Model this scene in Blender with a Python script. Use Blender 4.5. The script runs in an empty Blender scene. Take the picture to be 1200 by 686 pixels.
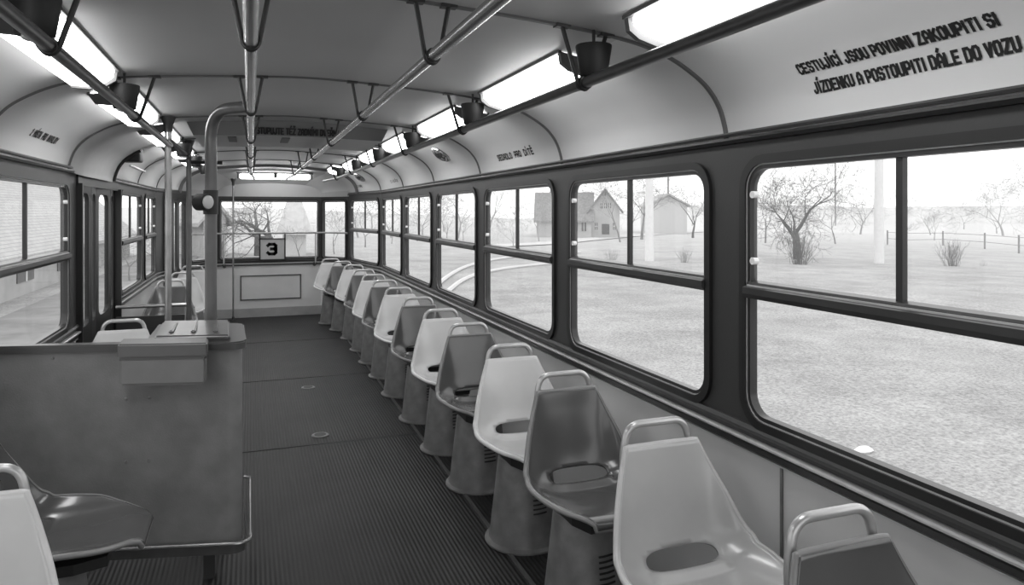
import bpy, bmesh, math, random
from math import sin, cos, pi, radians, sqrt, atan2
from mathutils import Vector as V, Matrix
from mathutils.geometry import tessellate_polygon
random.seed(7)
scene = bpy.context.scene
COL = scene.collection
# ------------------------------------------------------------------ camera
F = 830.0; TH = math.atan(306/F); H = 1.38
ST, CT = sin(TH), cos(TH)
cd = bpy.data.cameras.new('camera'); cam = bpy.data.objects.new('camera', cd); COL.objects.link(cam)
cam.location = (0, 0, H); cam.rotation_euler = (pi/2, 0, -TH)
cd.sensor_width = 36; cd.lens = F/1200*36; cd.shift_y = -95/1200; cd.clip_start = .02; cd.clip_end = 2000
scene.camera = cam
scene.view_settings.view_transform = 'Standard'
scene.view_settings.look = 'None'

# ------------------------------------------------------------------ materials
MATS = {}
def mat(name, g, rough=.6, metal=0., var=.0, scale=8., bump=0., bscale=60., spec=.5, tint=(1, 1, 1)):
    if name in MATS: return MATS[name]
    m = bpy.data.materials.new(name); m.use_nodes = True
    nt = m.node_tree; b = nt.nodes['Principled BSDF']
    b.inputs['Roughness'].default_value = rough; b.inputs['Metallic'].default_value = metal
    b.inputs['Specular IOR Level'].default_value = spec
    tc = nt.nodes.new('ShaderNodeTexCoord')
    n = nt.nodes.new('ShaderNodeTexNoise'); n.inputs['Scale'].default_value = scale; n.inputs['Detail'].default_value = 6
    nt.links.new(tc.outputs['Object'], n.inputs['Vector'])
    r = nt.nodes.new('ShaderNodeValToRGB')
    lo, hi = max(0, g*(1-var)), min(1, g*(1+var))
    r.color_ramp.elements[0].position = .3; r.color_ramp.elements[1].position = .7
    r.color_ramp.elements[0].color = (lo*tint[0], lo*tint[1], lo*tint[2], 1)
    r.color_ramp.elements[1].color = (hi*tint[0], hi*tint[1], hi*tint[2], 1)
    nt.links.new(n.outputs['Fac'], r.inputs['Fac']); nt.links.new(r.outputs['Color'], b.inputs['Base Color'])
    if bump:
        n2 = nt.nodes.new('ShaderNodeTexNoise'); n2.inputs['Scale'].default_value = bscale; n2.inputs['Detail'].default_value = 4
        nt.links.new(tc.outputs['Object'], n2.inputs['Vector'])
        bp = nt.nodes.new('ShaderNodeBump'); bp.inputs['Strength'].default_value = bump; bp.inputs['Distance'].default_value = .01
        nt.links.new(n2.outputs['Fac'], bp.inputs['Height']); nt.links.new(bp.outputs['Normal'], b.inputs['Normal'])
    MATS[name] = m; return m
def emis(name, s, g=1.0):
    m = bpy.data.materials.new(name); m.use_nodes = True; nt = m.node_tree
    nt.nodes.remove(nt.nodes['Principled BSDF'])
    e = nt.nodes.new('ShaderNodeEmission'); e.inputs['Strength'].default_value = s; e.inputs['Color'].default_value = (g, g, g, 1)
    nt.links.new(e.outputs[0], nt.nodes['Material Output'].inputs[0]); return m
def glass(name, veil, refl=.06):
    m = bpy.data.materials.new(name); m.use_nodes = True; nt = m.node_tree
    nt.nodes.remove(nt.nodes['Principled BSDF'])
    t = nt.nodes.new('ShaderNodeBsdfTransparent'); gl = nt.nodes.new('ShaderNodeBsdfGlossy'); gl.inputs['Roughness'].default_value = .02
    d = nt.nodes.new('ShaderNodeBsdfTranslucent'); d.inputs['Color'].default_value = (.9, .9, .9, 1)
    nz = nt.nodes.new('ShaderNodeTexNoise'); nz.inputs['Scale'].default_value = 5; nz.inputs['Detail'].default_value = 5
    tc = nt.nodes.new('ShaderNodeTexCoord'); nt.links.new(tc.outputs['Object'], nz.inputs['Vector'])
    mp = nt.nodes.new('ShaderNodeMapRange'); mp.inputs['To Min'].default_value = veil*.5; mp.inputs['To Max'].default_value = veil*1.5
    nt.links.new(nz.outputs['Fac'], mp.inputs['Value'])
    a = nt.nodes.new('ShaderNodeMixShader'); b = nt.nodes.new('ShaderNodeMixShader'); b.inputs[0].default_value = refl
    nt.links.new(mp.outputs[0], a.inputs[0]); nt.links.new(t.outputs[0], a.inputs[1]); nt.links.new(d.outputs[0], a.inputs[2])
    nt.links.new(a.outputs[0], b.inputs[1]); nt.links.new(gl.outputs[0], b.inputs[2])
    nt.links.new(b.outputs[0], nt.nodes['Material Output'].inputs[0]); return m

M_band = mat('dark_paint', .036, .42, var=.12, scale=3, bump=.03, bscale=90)
M_low = mat('wall_laminate', .52, .5, var=.09, scale=2.2)
M_rear = mat('rear_laminate', .72, .5, var=.08, scale=3)
M_ceil = mat('ceiling_laminate', .48, .5, var=.06, scale=1.2)
M_cove = mat('cove_laminate', .62, .42, var=.06, scale=1.5)
M_rib = mat('rib_dark', .10, .5)
M_rub = mat('rubber', .012, .38)
M_alu = mat('aluminium_trim', .50, .42, metal=.4, var=.1, scale=20)
M_frame = mat('window_frame_metal', .055, .3, metal=.35, var=.12)
M_frame2 = mat('window_frame_dark', .03, .3, metal=.2, var=.1)
M_rail = mat('rail_metal', .36, .25, metal=.7, var=.15, scale=14)
M_railD = mat('rail_dark', .13, .28, metal=.35, var=.2, scale=9)
M_clamp = mat('clamp_dark', .02, .5)
M_text = mat('lettering_black', .012, .6)
M_shL = mat('shell_light', .58, .24, var=.07, scale=5)
M_shM = mat('shell_mid', .42, .24, var=.08, scale=5)
M_shD = mat('shell_dark', .080, .2, var=.12, scale=5)
for m_ in (M_shL, M_shM, M_shD):
    b_ = m_.node_tree.nodes['Principled BSDF']; b_.inputs['Coat Weight'].default_value = .6; b_.inputs['Coat Roughness'].default_value = .12
M_han = mat('handle_metal', .52, .3, metal=.55, var=.1, scale=12)
M_ped = mat('pedestal_paint', .16, .45, var=.28, scale=13, bump=.08, bscale=40)
M_black = mat('black', .01, .6)
M_pan = mat('booth_hammered', .20, .48, var=.16, scale=9, bump=.10, bscale=160)
M_top = mat('booth_top', .07, .3, var=.1)
M_box = mat('box_paint', .18, .42, var=.08, scale=12)
M_tray = mat('tray_metal', .17, .3, metal=.5, var=.12)
M_white = mat('white_plastic', .8, .4)
M_plate = mat('plate_grey', .50, .5, var=.05)
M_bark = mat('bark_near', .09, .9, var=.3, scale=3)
M_bark2 = mat('bark_hazy', .22, .95, var=.2, scale=3)  # haze painted in as paler bark
M_bark3 = mat('bark_far', .36, 1., var=.15, scale=2)  # palest bark, distance haze put into the colour
M_conc = mat('pole_concrete', .75, .8, var=.04)
M_house = mat('house_render', .46, .9, var=.06, scale=1.5)
M_roof = mat('roof_tiles', .26, .9, var=.2, scale=6)
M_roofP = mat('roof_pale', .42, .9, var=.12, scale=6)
M_hwin = mat('house_pane', .11, .4)
M_road = mat('road_gravel', .55, .9, var=.06, scale=.6)
M_wood = mat('fence_wood', .26, .9, var=.2)
M_dev = mat('lamp_black', .007, .6)
M_lens = mat('lens_grey', .6, .2)
E_light = emis('fluorescent_diffuser', 10.0)
E_bulb = emis('lamp_bulb', 2.0)
G_low = glass('glass_clear', .02); G_up = glass('glass_sliding', .10)

def floor_mat(name, g, pitch):
    m = bpy.data.materials.new(name); m.use_nodes = True; nt = m.node_tree; b = nt.nodes['Principled BSDF']
    tc = nt.nodes.new('ShaderNodeTexCoord')
    sx = nt.nodes.new('ShaderNodeSeparateXYZ'); nt.links.new(tc.outputs['Object'], sx.inputs[0])
    mu = nt.nodes.new('ShaderNodeMath'); mu.operation = 'MULTIPLY'; mu.inputs[1].default_value = 2*pi/pitch
    nt.links.new(sx.outputs['X'], mu.inputs[0])
    si = nt.nodes.new('ShaderNodeMath'); si.operation = 'SINE'; nt.links.new(mu.outputs[0], si.inputs[0])
    mr = nt.nodes.new('ShaderNodeMapRange'); mr.inputs['From Min'].default_value = -1; mr.inputs['To Min'].default_value = .55; mr.inputs['To Max'].default_value = 1.25
    nt.links.new(si.outputs[0], mr.inputs['Value'])
    nz = nt.nodes.new('ShaderNodeTexNoise'); nz.inputs['Scale'].default_value = 2.5; nz.inputs['Detail'].default_value = 7
    nt.links.new(tc.outputs['Object'], nz.inputs['Vector'])
    m2 = nt.nodes.new('ShaderNodeMapRange'); m2.inputs['From Min'].default_value = .3; m2.inputs['From Max'].default_value = .7
    m2.inputs['To Min'].default_value = g*.6; m2.inputs['To Max'].default_value = g*1.4
    nt.links.new(nz.outputs['Fac'], m2.inputs['Value'])
    mm = nt.nodes.new('ShaderNodeMath'); mm.operation = 'MULTIPLY'; nt.links.new(mr.outputs[0], mm.inputs[0]); nt.links.new(m2.outputs[0], mm.inputs[1])
    nt.links.new(mm.outputs[0], b.inputs['Base Color'])
    b.inputs['Roughness'].default_value = .5; b.inputs['Specular IOR Level'].default_value = .3
    bp = nt.nodes.new('ShaderNodeBump'); bp.inputs['Distance'].default_value = .004; bp.inputs['Strength'].default_value = .35
    nt.links.new(si.outputs[0], bp.inputs['Height']); nt.links.new(bp.outputs[0], b.inputs['Normal'])
    return m
M_floor = floor_mat('ribbed_rubber', .019, .0175)
M_floor2 = floor_mat('ribbed_rubber_side', .015, .0175)

def grass_mat():
    m = bpy.data.materials.new('winter_grass'); m.use_nodes = True; nt = m.node_tree; b = nt.nodes['Principled BSDF']
    b.inputs['Roughness'].default_value = 1; b.inputs['Specular IOR Level'].default_value = 0
    tc = nt.nodes.new('ShaderNodeTexCoord')
    def nz(scale, det):
        n = nt.nodes.new('ShaderNodeTexNoise'); n.inputs['Scale'].default_value = scale; n.inputs['Detail'].default_value = det
        n.inputs['Roughness'].default_value = .7
        nt.links.new(tc.outputs['Object'], n.inputs['Vector']); return n
    a, c = nz(22, 12), nz(.6, 8)
    r1 = nt.nodes.new('ShaderNodeMapRange'); r1.inputs['From Min'].default_value = .34; r1.inputs['From Max'].default_value = .62
    r1.inputs['To Min'].default_value = .24; r1.inputs['To Max'].default_value = .50
    nt.links.new(a.outputs['Fac'], r1.inputs['Value'])
    r2 = nt.nodes.new('ShaderNodeMapRange'); r2.inputs['From Min'].default_value = .3; r2.inputs['From Max'].default_value = .7
    r2.inputs['To Min'].default_value = .74; r2.inputs['To Max'].default_value = 1.18
    nt.links.new(c.outputs['Fac'], r2.inputs['Value'])
    mm = nt.nodes.new('ShaderNodeMath'); mm.operation = 'MULTIPLY'; nt.links.new(r1.outputs[0], mm.inputs[0]); nt.links.new(r2.outputs[0], mm.inputs[1])
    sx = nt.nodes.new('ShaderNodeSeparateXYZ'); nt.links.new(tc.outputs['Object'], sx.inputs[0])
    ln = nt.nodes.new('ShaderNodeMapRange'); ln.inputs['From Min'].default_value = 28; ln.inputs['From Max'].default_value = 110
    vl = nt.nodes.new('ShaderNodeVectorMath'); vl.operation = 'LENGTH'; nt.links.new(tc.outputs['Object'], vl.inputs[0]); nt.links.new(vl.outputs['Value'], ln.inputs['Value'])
    mx = nt.nodes.new('ShaderNodeMix'); mx.data_type = 'FLOAT'; nt.links.new(ln.outputs[0], mx.inputs[0]); nt.links.new(mm.outputs[0], mx.inputs[2]); mx.inputs[3].default_value = .60  # haze painted in: grass colour pales with distance
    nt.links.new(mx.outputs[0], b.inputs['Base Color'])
    return m
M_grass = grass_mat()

# ------------------------------------------------------------------ mesh builder
class MB:
    def __init__(s): s.b = bmesh.new()
    def v(s, p): return s.b.verts.new(p)
    def f(s, vs):
        try: return s.b.faces.new(vs)
        except ValueError: return None
    def box(s, lo, hi, mtx=None, bev=0):
        x0, y0, z0 = lo; x1, y1, z1 = hi
        ps = [(x0,y0,z0),(x1,y0,z0),(x1,y1,z0),(x0,y1,z0),(x0,y0,z1),(x1,y0,z1),(x1,y1,z1),(x0,y1,z1)]
        vs = [s.v(mtx @ V(p) if mtx else p) for p in ps]
        fs = [s.f([vs[i] for i in q]) for q in ((0,3,2,1),(4,5,6,7),(0,1,5,4),(1,2,6,5),(2,3,7,6),(3,0,4,7))]
        if bev:
            es = list({e for f in fs for e in f.edges})
            bmesh.ops.bevel(s.b, geom=es, offset=bev, segments=3, affect='EDGES', profile=.5)
        return s
    def tube(s, pts, r, n=10, closed=False, caps=True):
        pts = [V(p) for p in pts]; N = len(pts)
        rs = r if isinstance(r, (list, tuple)) else [r]*N
        tans = []
        for i in range(N):
            a = pts[(i-1) % N] if (closed or i > 0) else pts[i]
            c = pts[(i+1) % N] if (closed or i < N-1) else pts[i]
            tans.append((c-a).normalized())
        t = tans[0]; up = V((0,0,1)) if abs(t.z) < .9 else V((1,0,0))
        u = t.cross(up).normalized(); rings = []
        for i in range(N):
            t = tans[i]; u = (u - t*u.dot(t)).normalized(); w = t.cross(u)
            rings.append([s.v(pts[i] + (u*cos(2*pi*k/n) + w*sin(2*pi*k/n))*rs[i]) for k in range(n)])
        for i in range(N if closed else N-1):
            A, B = rings[i], rings[(i+1) % N]
            for k in range(n): s.f([A[k], A[(k+1) % n], B[(k+1) % n], B[k]])
        if caps and not closed: s.f(rings[0][::-1]); s.f(rings[-1])
        return s
    def lathe(s, prof, n=28, mtx=None):
        rings = []
        for r, z in prof:
            ring = []
            for k in range(n):
                p = V((r*cos(2*pi*k/n), r*sin(2*pi*k/n), z)); ring.append(s.v(mtx @ p if mtx else p))
            rings.append(ring)
        for A, B in zip(rings, rings[1:]):
            for k in range(n): s.f([A[k], A[(k+1) % n], B[(k+1) % n], B[k]])
        s.f(rings[0][::-1]); s.f(rings[-1]); return s
    def prism(s, poly, fn, d0, d1):
        """poly in (a,b), fn(a,b,d) -> xyz, extruded from d0 to d1"""
        A = [s.v(fn(a, b, d0)) for a, b in poly]; B = [s.v(fn(a, b, d1)) for a, b in poly]
        s.f(A[::-1]); s.f(B)
        for i in range(len(poly)):
            j = (i+1) % len(poly); s.f([A[i], A[j], B[j], B[i]])
        return s
    def build(s, name, m, parent=None, smooth=True, loc=None, rotz=0, ang=35):
        bmesh.ops.recalc_face_normals(s.b, faces=s.b.faces)
        me = bpy.data.meshes.new(name)
        if smooth:
            for f in s.b.faces: f.smooth = True
            for e in s.b.edges:
                if len(e.link_faces) == 2 and e.calc_face_angle(0) > radians(ang): e.smooth = False
        s.b.to_mesh(me); s.b.free(); me.materials.append(m)
        o = bpy.data.objects.new(name, me); COL.objects.link(o)
        if loc: o.location = loc
        o.rotation_euler.z = rotz
        if parent: o.parent = parent
        return o
def tag(o, label=None, cat=None, group=None, kind=None):
    if label: o['label'] = label
    if cat: o['category'] = cat
    if group: o['group'] = group
    if kind: o['kind'] = kind
    return o
def empty(name, loc=(0,0,0), rz=0, label=None, cat=None, group=None, kind=None):
    o = bpy.data.objects.new(name, None); COL.objects.link(o); o.location = loc; o.rotation_euler.z = rz
    o.empty_display_size = .1
    return tag(o, label, cat, group, kind)
def copy_tree(o, parent=None):
    c = o.copy(); COL.objects.link(c); c.parent = parent
    for ch in o.children: copy_tree(ch, c)
    return c
def struct(o, label=None): return tag(o, label, None, None, 'structure')
def smooth_path(pts, rad, seg=6):
    """polyline with rounded corners"""
    pts = [V(p) for p in pts]; out = [pts[0]]
    for a, b, c in zip(pts, pts[1:], pts[2:]):
        d1, d2 = (a-b), (c-b); r = min(rad, d1.length*.49, d2.length*.49)
        p, q = b+d1.normalized()*r, b+d2.normalized()*r
        for i in range(seg+1):
            t = i/seg; out.append(p*(1-t)**2 + b*2*t*(1-t) + q*t*t)
    out.append(pts[-1]); return out
def rrect(x0, x1, y0, y1, r, seg=6):
    P = []
    for cx, cy, a0 in ((x1-r, y0+r, -90), (x1-r, y1-r, 0), (x0+r, y1-r, 90), (x0+r, y0+r, 180)):
        for i in range(seg+1):
            a = radians(a0+90*i/seg); P.append((cx+r*cos(a), cy+r*sin(a)))
    return P

# ------------------------------------------------------------------ stroke lettering
GL = {
 'A': [[(0,0),(0,.7),(.35,1),(.65,1),(1,.7),(1,0)],[(0,.38),(1,.38)]],
 'C': [[(1,.25),(1,.15),(.75,0),(.25,0),(0,.18),(0,.82),(.25,1),(.75,1),(1,.85),(1,.75)]],
 'D': [[(0,0),(0,1),(.7,1),(1,.8),(1,.2),(.7,0),(0,0)]],
 'E': [[(1,0),(0,0),(0,1),(1,1)],[(0,.5),(.8,.5)]],
 'I': [[(.5,0),(.5,1)]], 'J': [[(0,.25),(0,.15),(.25,0),(.6,0),(.9,.2),(.9,1)]],
 'K': [[(0,0),(0,1)],[(1,1),(.1,.45)],[(.3,.58),(1,0)]], 'L': [[(0,1),(0,0),(1,0)]],
 'M': [[(0,0),(0,1),(.5,.45),(1,1),(1,0)]], 'N': [[(0,0),(0,1),(1,0),(1,1)]],
 'O': [[(.25,0),(.75,0),(1,.18),(1,.82),(.75,1),(.25,1),(0,.82),(0,.18),(.25,0)]],
 'P': [[(0,0),(0,1),(.75,1),(1,.85),(1,.58),(.75,.42),(0,.42)]],
 'R': [[(0,0),(0,1),(.75,1),(1,.85),(1,.6),(.75,.45),(0,.45)],[(.5,.45),(1,0)]],
 'S': [[(0,.2),(.25,0),(.75,0),(1,.18),(1,.38),(.75,.5),(.25,.52),(0,.66),(0,.84),(.25,1),(.75,1),(1,.82)]],
 'T': [[(0,1),(1,1)],[(.5,1),(.5,0)]], 'U': [[(0,1),(0,.18),(.25,0),(.75,0),(1,.18),(1,1)]],
 'V': [[(0,1),(.5,0),(1,1)]], 'Y': [[(0,1),(.5,.5),(1,1)],[(.5,.5),(.5,0)]], 'Z': [[(0,1),(1,1),(0,0),(1,0)]],
 '2': [[(0,.8),(.25,1),(.75,1),(1,.82),(1,.6),(0,0),(1,0)]],
 '3': [[(0,.86),(.2,1),(.8,1),(1,.86),(1,.64),(.78,.52),(.42,.52)],[(.78,.52),(1,.4),(1,.14),(.8,0),(.2,0),(0,.14)]],
}
ACC = {'Á':('A','a'),'Í':('I','a'),'É':('E','a'),'Ý':('Y','a'),'Ž':('Z','v'),'Ř':('R','v'),'Ě':('E','v')}
def lettering(mb, text, h, mp, th=.17, wr=.52, gap=.30, total=None):
    """mp(a,b) -> xyz ; a along the text, b up. Returns width"""
    w = h*wr; t = h*th/1.0; x = 0; segs = []
    for ch in text:
        if ch == ' ': x += w*.75; continue
        base, acc = ACC.get(ch, (ch, None)); ww = w*.25 if base == 'I' else (w*1.3 if base == 'M' else w)
        for pl in GL[base]:
            for a, b in zip(pl, pl[1:]): segs.append((x+a[0]*ww, a[1]*(h-t)+t/2, x+b[0]*ww, b[1]*(h-t)+t/2))
        if acc == 'a': segs.append((x+ww*.4, h*1.12, x+ww*.4+w*.3, h*1.28))
        if acc == 'v': segs += [(x+ww*.2, h*1.28, x+ww*.5, h*1.12), (x+ww*.5, h*1.12, x+ww*.8, h*1.28)]
        x += ww + h*gap
    k = (total/x) if total else 1
    for x0, y0, x1, y1 in segs:
        a, b = V((x0*k, y0)), V((x1*k, y1)); d = (b-a).normalized(); n = V((-d.y, d.x))*t/2; a2, b2 = a-d*t*.4, b+d*t*.4
        mb.f([mb.v(mp(*p)) for p in (a2+n, a2-n, b2-n, b2+n)])
    return x*k

# ------------------------------------------------------------------ shell geometry of the tram
X0 = .24; R = 1.40; L = -.92; YS = 8.1; YE = 9.4; YF = -1.2
ZT = 1.62
def hw(y):
    if y <= YS: return 1.16
    return 1.16 - .20*(y-YS)/(YE-YS) if y <= YE else .96 - .31*(y-YE)/.45
PR0 = [(1.16,1.60),(1.155,1.64),(1.135,1.70),(1.10,1.752),(1.05,1.795),(.96,1.845),(.86,1.878),(.73,1.900),(.585,1.915),(.34,1.932),(0,1.946)]
def prof():
    P = [V(p) for p in PR0]; out = []
    Q = [P[0]]+P+[V((-.34, 1.932))]
    for i in range(len(P)-1):
        a, b, c, d = Q[i], Q[i+1], Q[i+2], Q[i+3]
        for k in range(5):
            t = k/5
            out.append(.5*((2*b)+(c-a)*t+(2*a-5*b+4*c-d)*t*t+(3*b-a-3*c+d)*t**3))
    out.append(P[-1]); return out
PROF = prof()
def cz(dx):
    """ceiling height at distance dx from the centre line"""
    dx = abs(dx)
    for a, b in zip(PROF, PROF[1:]):
        if b.x <= dx <= a.x: return a.y + (b.y-a.y)*((a.x-dx)/max(1e-6, a.x-b.x))
    return PROF[0].y
def drop(y): return 1.0 if y < 9.0 else max(.42, sqrt(max(0, 1-((y-9.0)/.93)**2)))
def pp(p, y, side, off=0):
    """profile point -> world, off = inward offset"""
    k = hw(y)/1.16; z = 1.60 + (p.y-1.60)*drop(y)
    return V((X0 + side*p.x*k, y, z))
def cove_pt(side, y, arc, off=.0015):
    """point on cove, arc = arc length above the wall top"""
    s = 0
    for a, b in zip(PROF, PROF[1:]):
        d = (b-a).length
        if s + d >= arc:
            t = (arc-s)/d; p = a+(b-a)*t; n = V((-(b-a).y, (b-a).x)).normalized()
            if n.x > 0: n = -n
            p = p + n*off; k = hw(y)/1.16
            return V((X0+side*p.x*k, y, p.y))
        s += d
YSL = [YF, 0, 1, 2, 3, 4, 5, 6, 7, 8, 8.1, 8.5, 9.0, 9.15, 9.3, 9.4, 9.5, 9.6, 9.7, 9.8, 9.86]
def strip(i0, i1, side, name, m, parent=None, both=False):
    mb = MB()
    for sd in ((-1, 1) if both else (side,)):
        G = [[mb.v(pp(PROF[i], y, sd)) for i in range(i0, i1+1)] for y in YSL]
        for A, B in zip(G, G[1:]):
            for k in range(len(A)-1): mb.f([A[k], A[k+1], B[k+1], B[k]])
    bmesh.ops.remove_doubles(mb.b, verts=mb.b.verts, dist=1e-4)
    return mb.build(name, m, parent)
NP = len(PROF)-1; IC = 33
ceil = struct(strip(IC, NP, 1, 'ceiling', M_ceil, both=True), 'grey vaulted tram ceiling')
for sd, nm in ((1, 'right'), (-1, 'left')): strip(0, IC, sd, 'cove_panel', M_cove, ceil)
# outer roof skin so no sky leaks
# floor
pl = [(R,YF),(R,YS),(1.2,YE),(.89,9.85),(-.41,9.85),(-.72,YE),(L,YS),(L,YF)]
mb = MB(); mb.prism(pl, lambda a,b,d: (a,b,d), -.05, 0); fl = struct(mb.build('floor', M_floor, smooth=False), 'dark ribbed rubber tram floor')
mb = MB(); mb.prism([(.975,YF),(R,YF),(R,YS),(1.2,YE),(.975,9.72)], lambda a,b,d: (a,b,d), 0, .004); mb.build('side_mat', M_floor2, fl, smooth=False)
NT = [0]
def trim(mb, m, smooth=True):
    NT[0] += 1; return struct(mb.build('trim_%d' % NT[0], m, smooth=smooth))
mb = MB(); mb.box((.968,YF,0),(.982,9.7,.009)); trim(mb, M_railD, False)
for y in (1.9, 4.33, 6.1, 7.9):
    mb = MB(); mb.box((-.85 if y > 3.3 else -.02,y,0),(.97,y+.010,.0025)); trim(mb, M_black, False)

# ribs on ceiling
RIBS = [.60, 1.85, 3.10, 4.38, 5.62, 6.86, 8.12, 9.0]
for y in RIBS:
    pts = [pp(PROF[i], y, 1) for i in range(0, NP+1)] + [pp(PROF[i], y, -1) for i in range(NP-1, -1, -1)]
    mb = MB(); w = .011 if y < 8.9 else .03; hgt = .006 if y < 8.9 else .03
    rows = []
    for i, p in enumerate(pts):
        a = pts[max(0,i-1)]; b = pts[min(len(pts)-1,i+1)]; t = (b-a).normalized(); n = V((t.z,0,-t.x))
        if (V((X0,y,1.4))-p).dot(n) < 0: n = -n
        q = p + n*hgt
        rows.append([mb.v(p+V((0,-w,0))-n*.002), mb.v(q+V((0,-w*.6,0))), mb.v(q+V((0,w*.6,0))), mb.v(p+V((0,w,0))-n*.002)])
    for A, B in zip(rows, rows[1:]):
        for k in range(3): mb.f([A[k],A[k+1],B[k+1],B[k]])
    trim(mb, M_rib)

# ------------------------------------------------------------------ walls with openings
class Seg:
    def __init__(s, P0, P1):
        s.P0 = V((*P0, 0)); d = V((*P1, 0))-s.P0; s.len = d.length; s.t = d/s.len
        n = V((-s.t.y, s.t.x, 0)); c = V((X0, 5, 0))
        s.n = n if (c-s.P0).dot(n) > 0 else -n
    def __call__(s, a, z, d=0): p = s.P0+s.t*a+s.n*d; return V((p.x, p.y, z))
def wall(name, seg, zlo, zhi, holes, m, low_m, label, zsplit=.695, thick=.03, rr=.085, low_to=0):
    mb = MB(); loops = [[(0,zsplit),(seg.len,zsplit),(seg.len,zhi),(0,zhi)]]
    for h in holes: loops.append(rrect(*h, rr)[::-1])
    tris = tessellate_polygon([[V((a,z,0)) for a,z in lp] for lp in loops])
    flat = [p for lp in loops for p in lp]
    A = [mb.v(seg(a,z,0)) for a,z in flat]; B = [mb.v(seg(a,z,-thick)) for a,z in flat]
    for t in tris: mb.f([A[i] for i in t]); mb.f([B[i] for i in t][::-1])
    o = 0
    for lp in loops:
        n = len(lp)
        for i in range(n): j = (i+1) % n; mb.f([A[o+i],A[o+j],B[o+j],B[o+i]])
        o += n
    w = struct(mb.build(name, m, smooth=False), label)
    if low_m:
        mb = MB(); mb.prism([(0,low_to),(seg.len,low_to),(seg.len,zsplit),(0,zsplit)], lambda a,b,d: seg(a,b,d), -thick, -.002)
        mb.build('lower_panel', low_m, w, smooth=False)
    return w
NW = [0]
def window(seg, a0, a1, z0, z1, flip=False, zt=1.148, latch=True, transom=True, label=None, two=True, rr=.085):
    """a0..a1 opening along seg. flip: far edge is at a0"""
    NW[0] += 1
    root = struct(empty('window_%d' % NW[0], seg((a0+a1)/2, z0), 0), label)
    inv = Matrix.Translation(-root.location)
    S = lambda a, z, d=0: seg(a, z, d) - root.location
    def ring(ex, d0, d1, wd, nm, m):
        mb = MB(); out = rrect(a0+ex, a1-ex, z0+ex, z1-ex, max(.02, rr-ex)); inn = rrect(a0+ex+wd, a1-ex-wd, z0+ex+wd, z1-ex-wd, max(.015, rr-ex-wd))
        n = len(out); rows = []
        for lp, d in ((out,d0),(out,d1),(inn,d1),(inn,d0)): rows.append([mb.v(S(a,z,d)) for a,z in lp])
        for k in range(4):
            P, Q = rows[k], rows[(k+1) % 4]
            for i in range(n): j = (i+1) % n; mb.f([P[i],P[j],Q[j],Q[i]])
        mb.build(nm, m, root)
    ring(-.016, -.032, .012, .026, 'rubber_seal', M_rub)
    ring(.0085, .0, .0065, .005, 'highlight_bead', M_alu)  # bright ring put in for the highlight along the frame edge
    ring(.008, -.022, .004, .017, 'window_frame', M_frame2)
    e = .024
    def pane(b0, b1, c0, c1, d, m, r):
        mb = MB(); mb.f([mb.v(S(a,z,d)) for a,z in rrect(b0,b1,c0,c1,r)]); mb.build('pane', m, root, smooth=False)
    if transom:
        pane(a0+e-.004, a1-e+.004, z0+e-.004, zt, -.014, G_low, .06)
        am = (a0+a1)/2
        pane(a0+e-.004, am+.01, zt, z1-e+.004, -.018, G_up, .06); pane(am-.01, a1-e+.004, zt, z1-e+.004, -.011, G_up, .06)
        mb = MB(); P = [(-.02,zt-.026),(.012,zt-.026),(.022,zt-.012),(.022,zt+.006),(.008,zt+.012),(.006,zt+.022),(-.02,zt+.026)]
        mb.prism(P, lambda d,z,a: S(a,z,d), a0+.012, a1-.012); mb.build('transom', M_frame, root, smooth=False)
        mb = MB(); mb.prism([(.006,zt+.010),(.0125,zt+.010),(.0125,zt+.0145),(.006,zt+.0145)], lambda d,z,a: S(a,z,d), a0+.02, a1-.02); mb.build('transom_strip', M_alu, root, smooth=False)
        mb = MB(); mb.prism([(-.02,am-.009),(-.004,am-.009),(-.004,am+.009),(-.02,am+.009)], lambda d,a,z: S(a,z,d), zt+.02, z1-.02); mb.build('divider', M_frame2, root, smooth=False)
        if latch:
            af = a0+e+.012 if flip else a1-e-.012
            for z in (zt+.085, z1-.10):
                mb = MB(); mb.tube([S(af,z,-.012), S(af,z,.006)], [.010,.011], 10); mb.build('latch', M_white, root)
    else: pane(a0+e-.004, a1-e+.004, z0+e-.004, z1-e+.004, -.026, G_low, .04)
    return root
ZB, ZU = .755, 1.53
sr = Seg((R,YF),(R,YS))
holes = []; names = ['nearest', 'second', 'third', 'fourth', 'fifth', 'sixth']
pill = [.60,1.85,3.10,4.38,5.62,6.86,8.12]
holes.append((-.60-YF, .50-YF, ZB, ZU))
for a, b in zip(pill, pill[1:]): holes.append((a+.09-YF, min(b-.09, 8.05)-YF, ZB, ZU))
wall('wall_right', sr, 0, ZT, holes, M_band, M_low, 'right side wall, dark window band over grey panel')
for i, h in enumerate(holes):
    window(sr, *h, label=None if i == 0 else 'right side window, %s from the camera' % names[i-1])
se = Seg((R,YS),(1.2,YE))
wall('wall_right_end', se, 0, ZT, [(.09,1.22,ZB,ZU)], M_band, M_low, 'tapered rear end of the right wall'); window(se, .09, 1.22, ZB, ZU, label='right side window nearest the rear wall')
scn = Seg((1.2,YE),(.89,9.85))
wall('wall_rear_right', scn, 0, 1.66, [(.05,scn.len-.03,ZB,ZU)], M_band, M_rear, 'angled rear right corner wall', rr=.04); window(scn, .05, scn.len-.03, ZB, ZU, transom=False, label='narrow rear right corner window', rr=.04)
sb = Seg((.89,9.85),(-.41,9.85))
wr = wall('wall_rear', sb, 0, 1.66, [(.03,1.27,ZB,ZU)], M_band, M_rear, 'rear end wall below and around the rear window', rr=.04); window(sb, .03, 1.27, ZB, ZU, transom=False, label='wide rear window', rr=.04)
scl = Seg((-.41,9.85),(-.72,YE))
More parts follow.
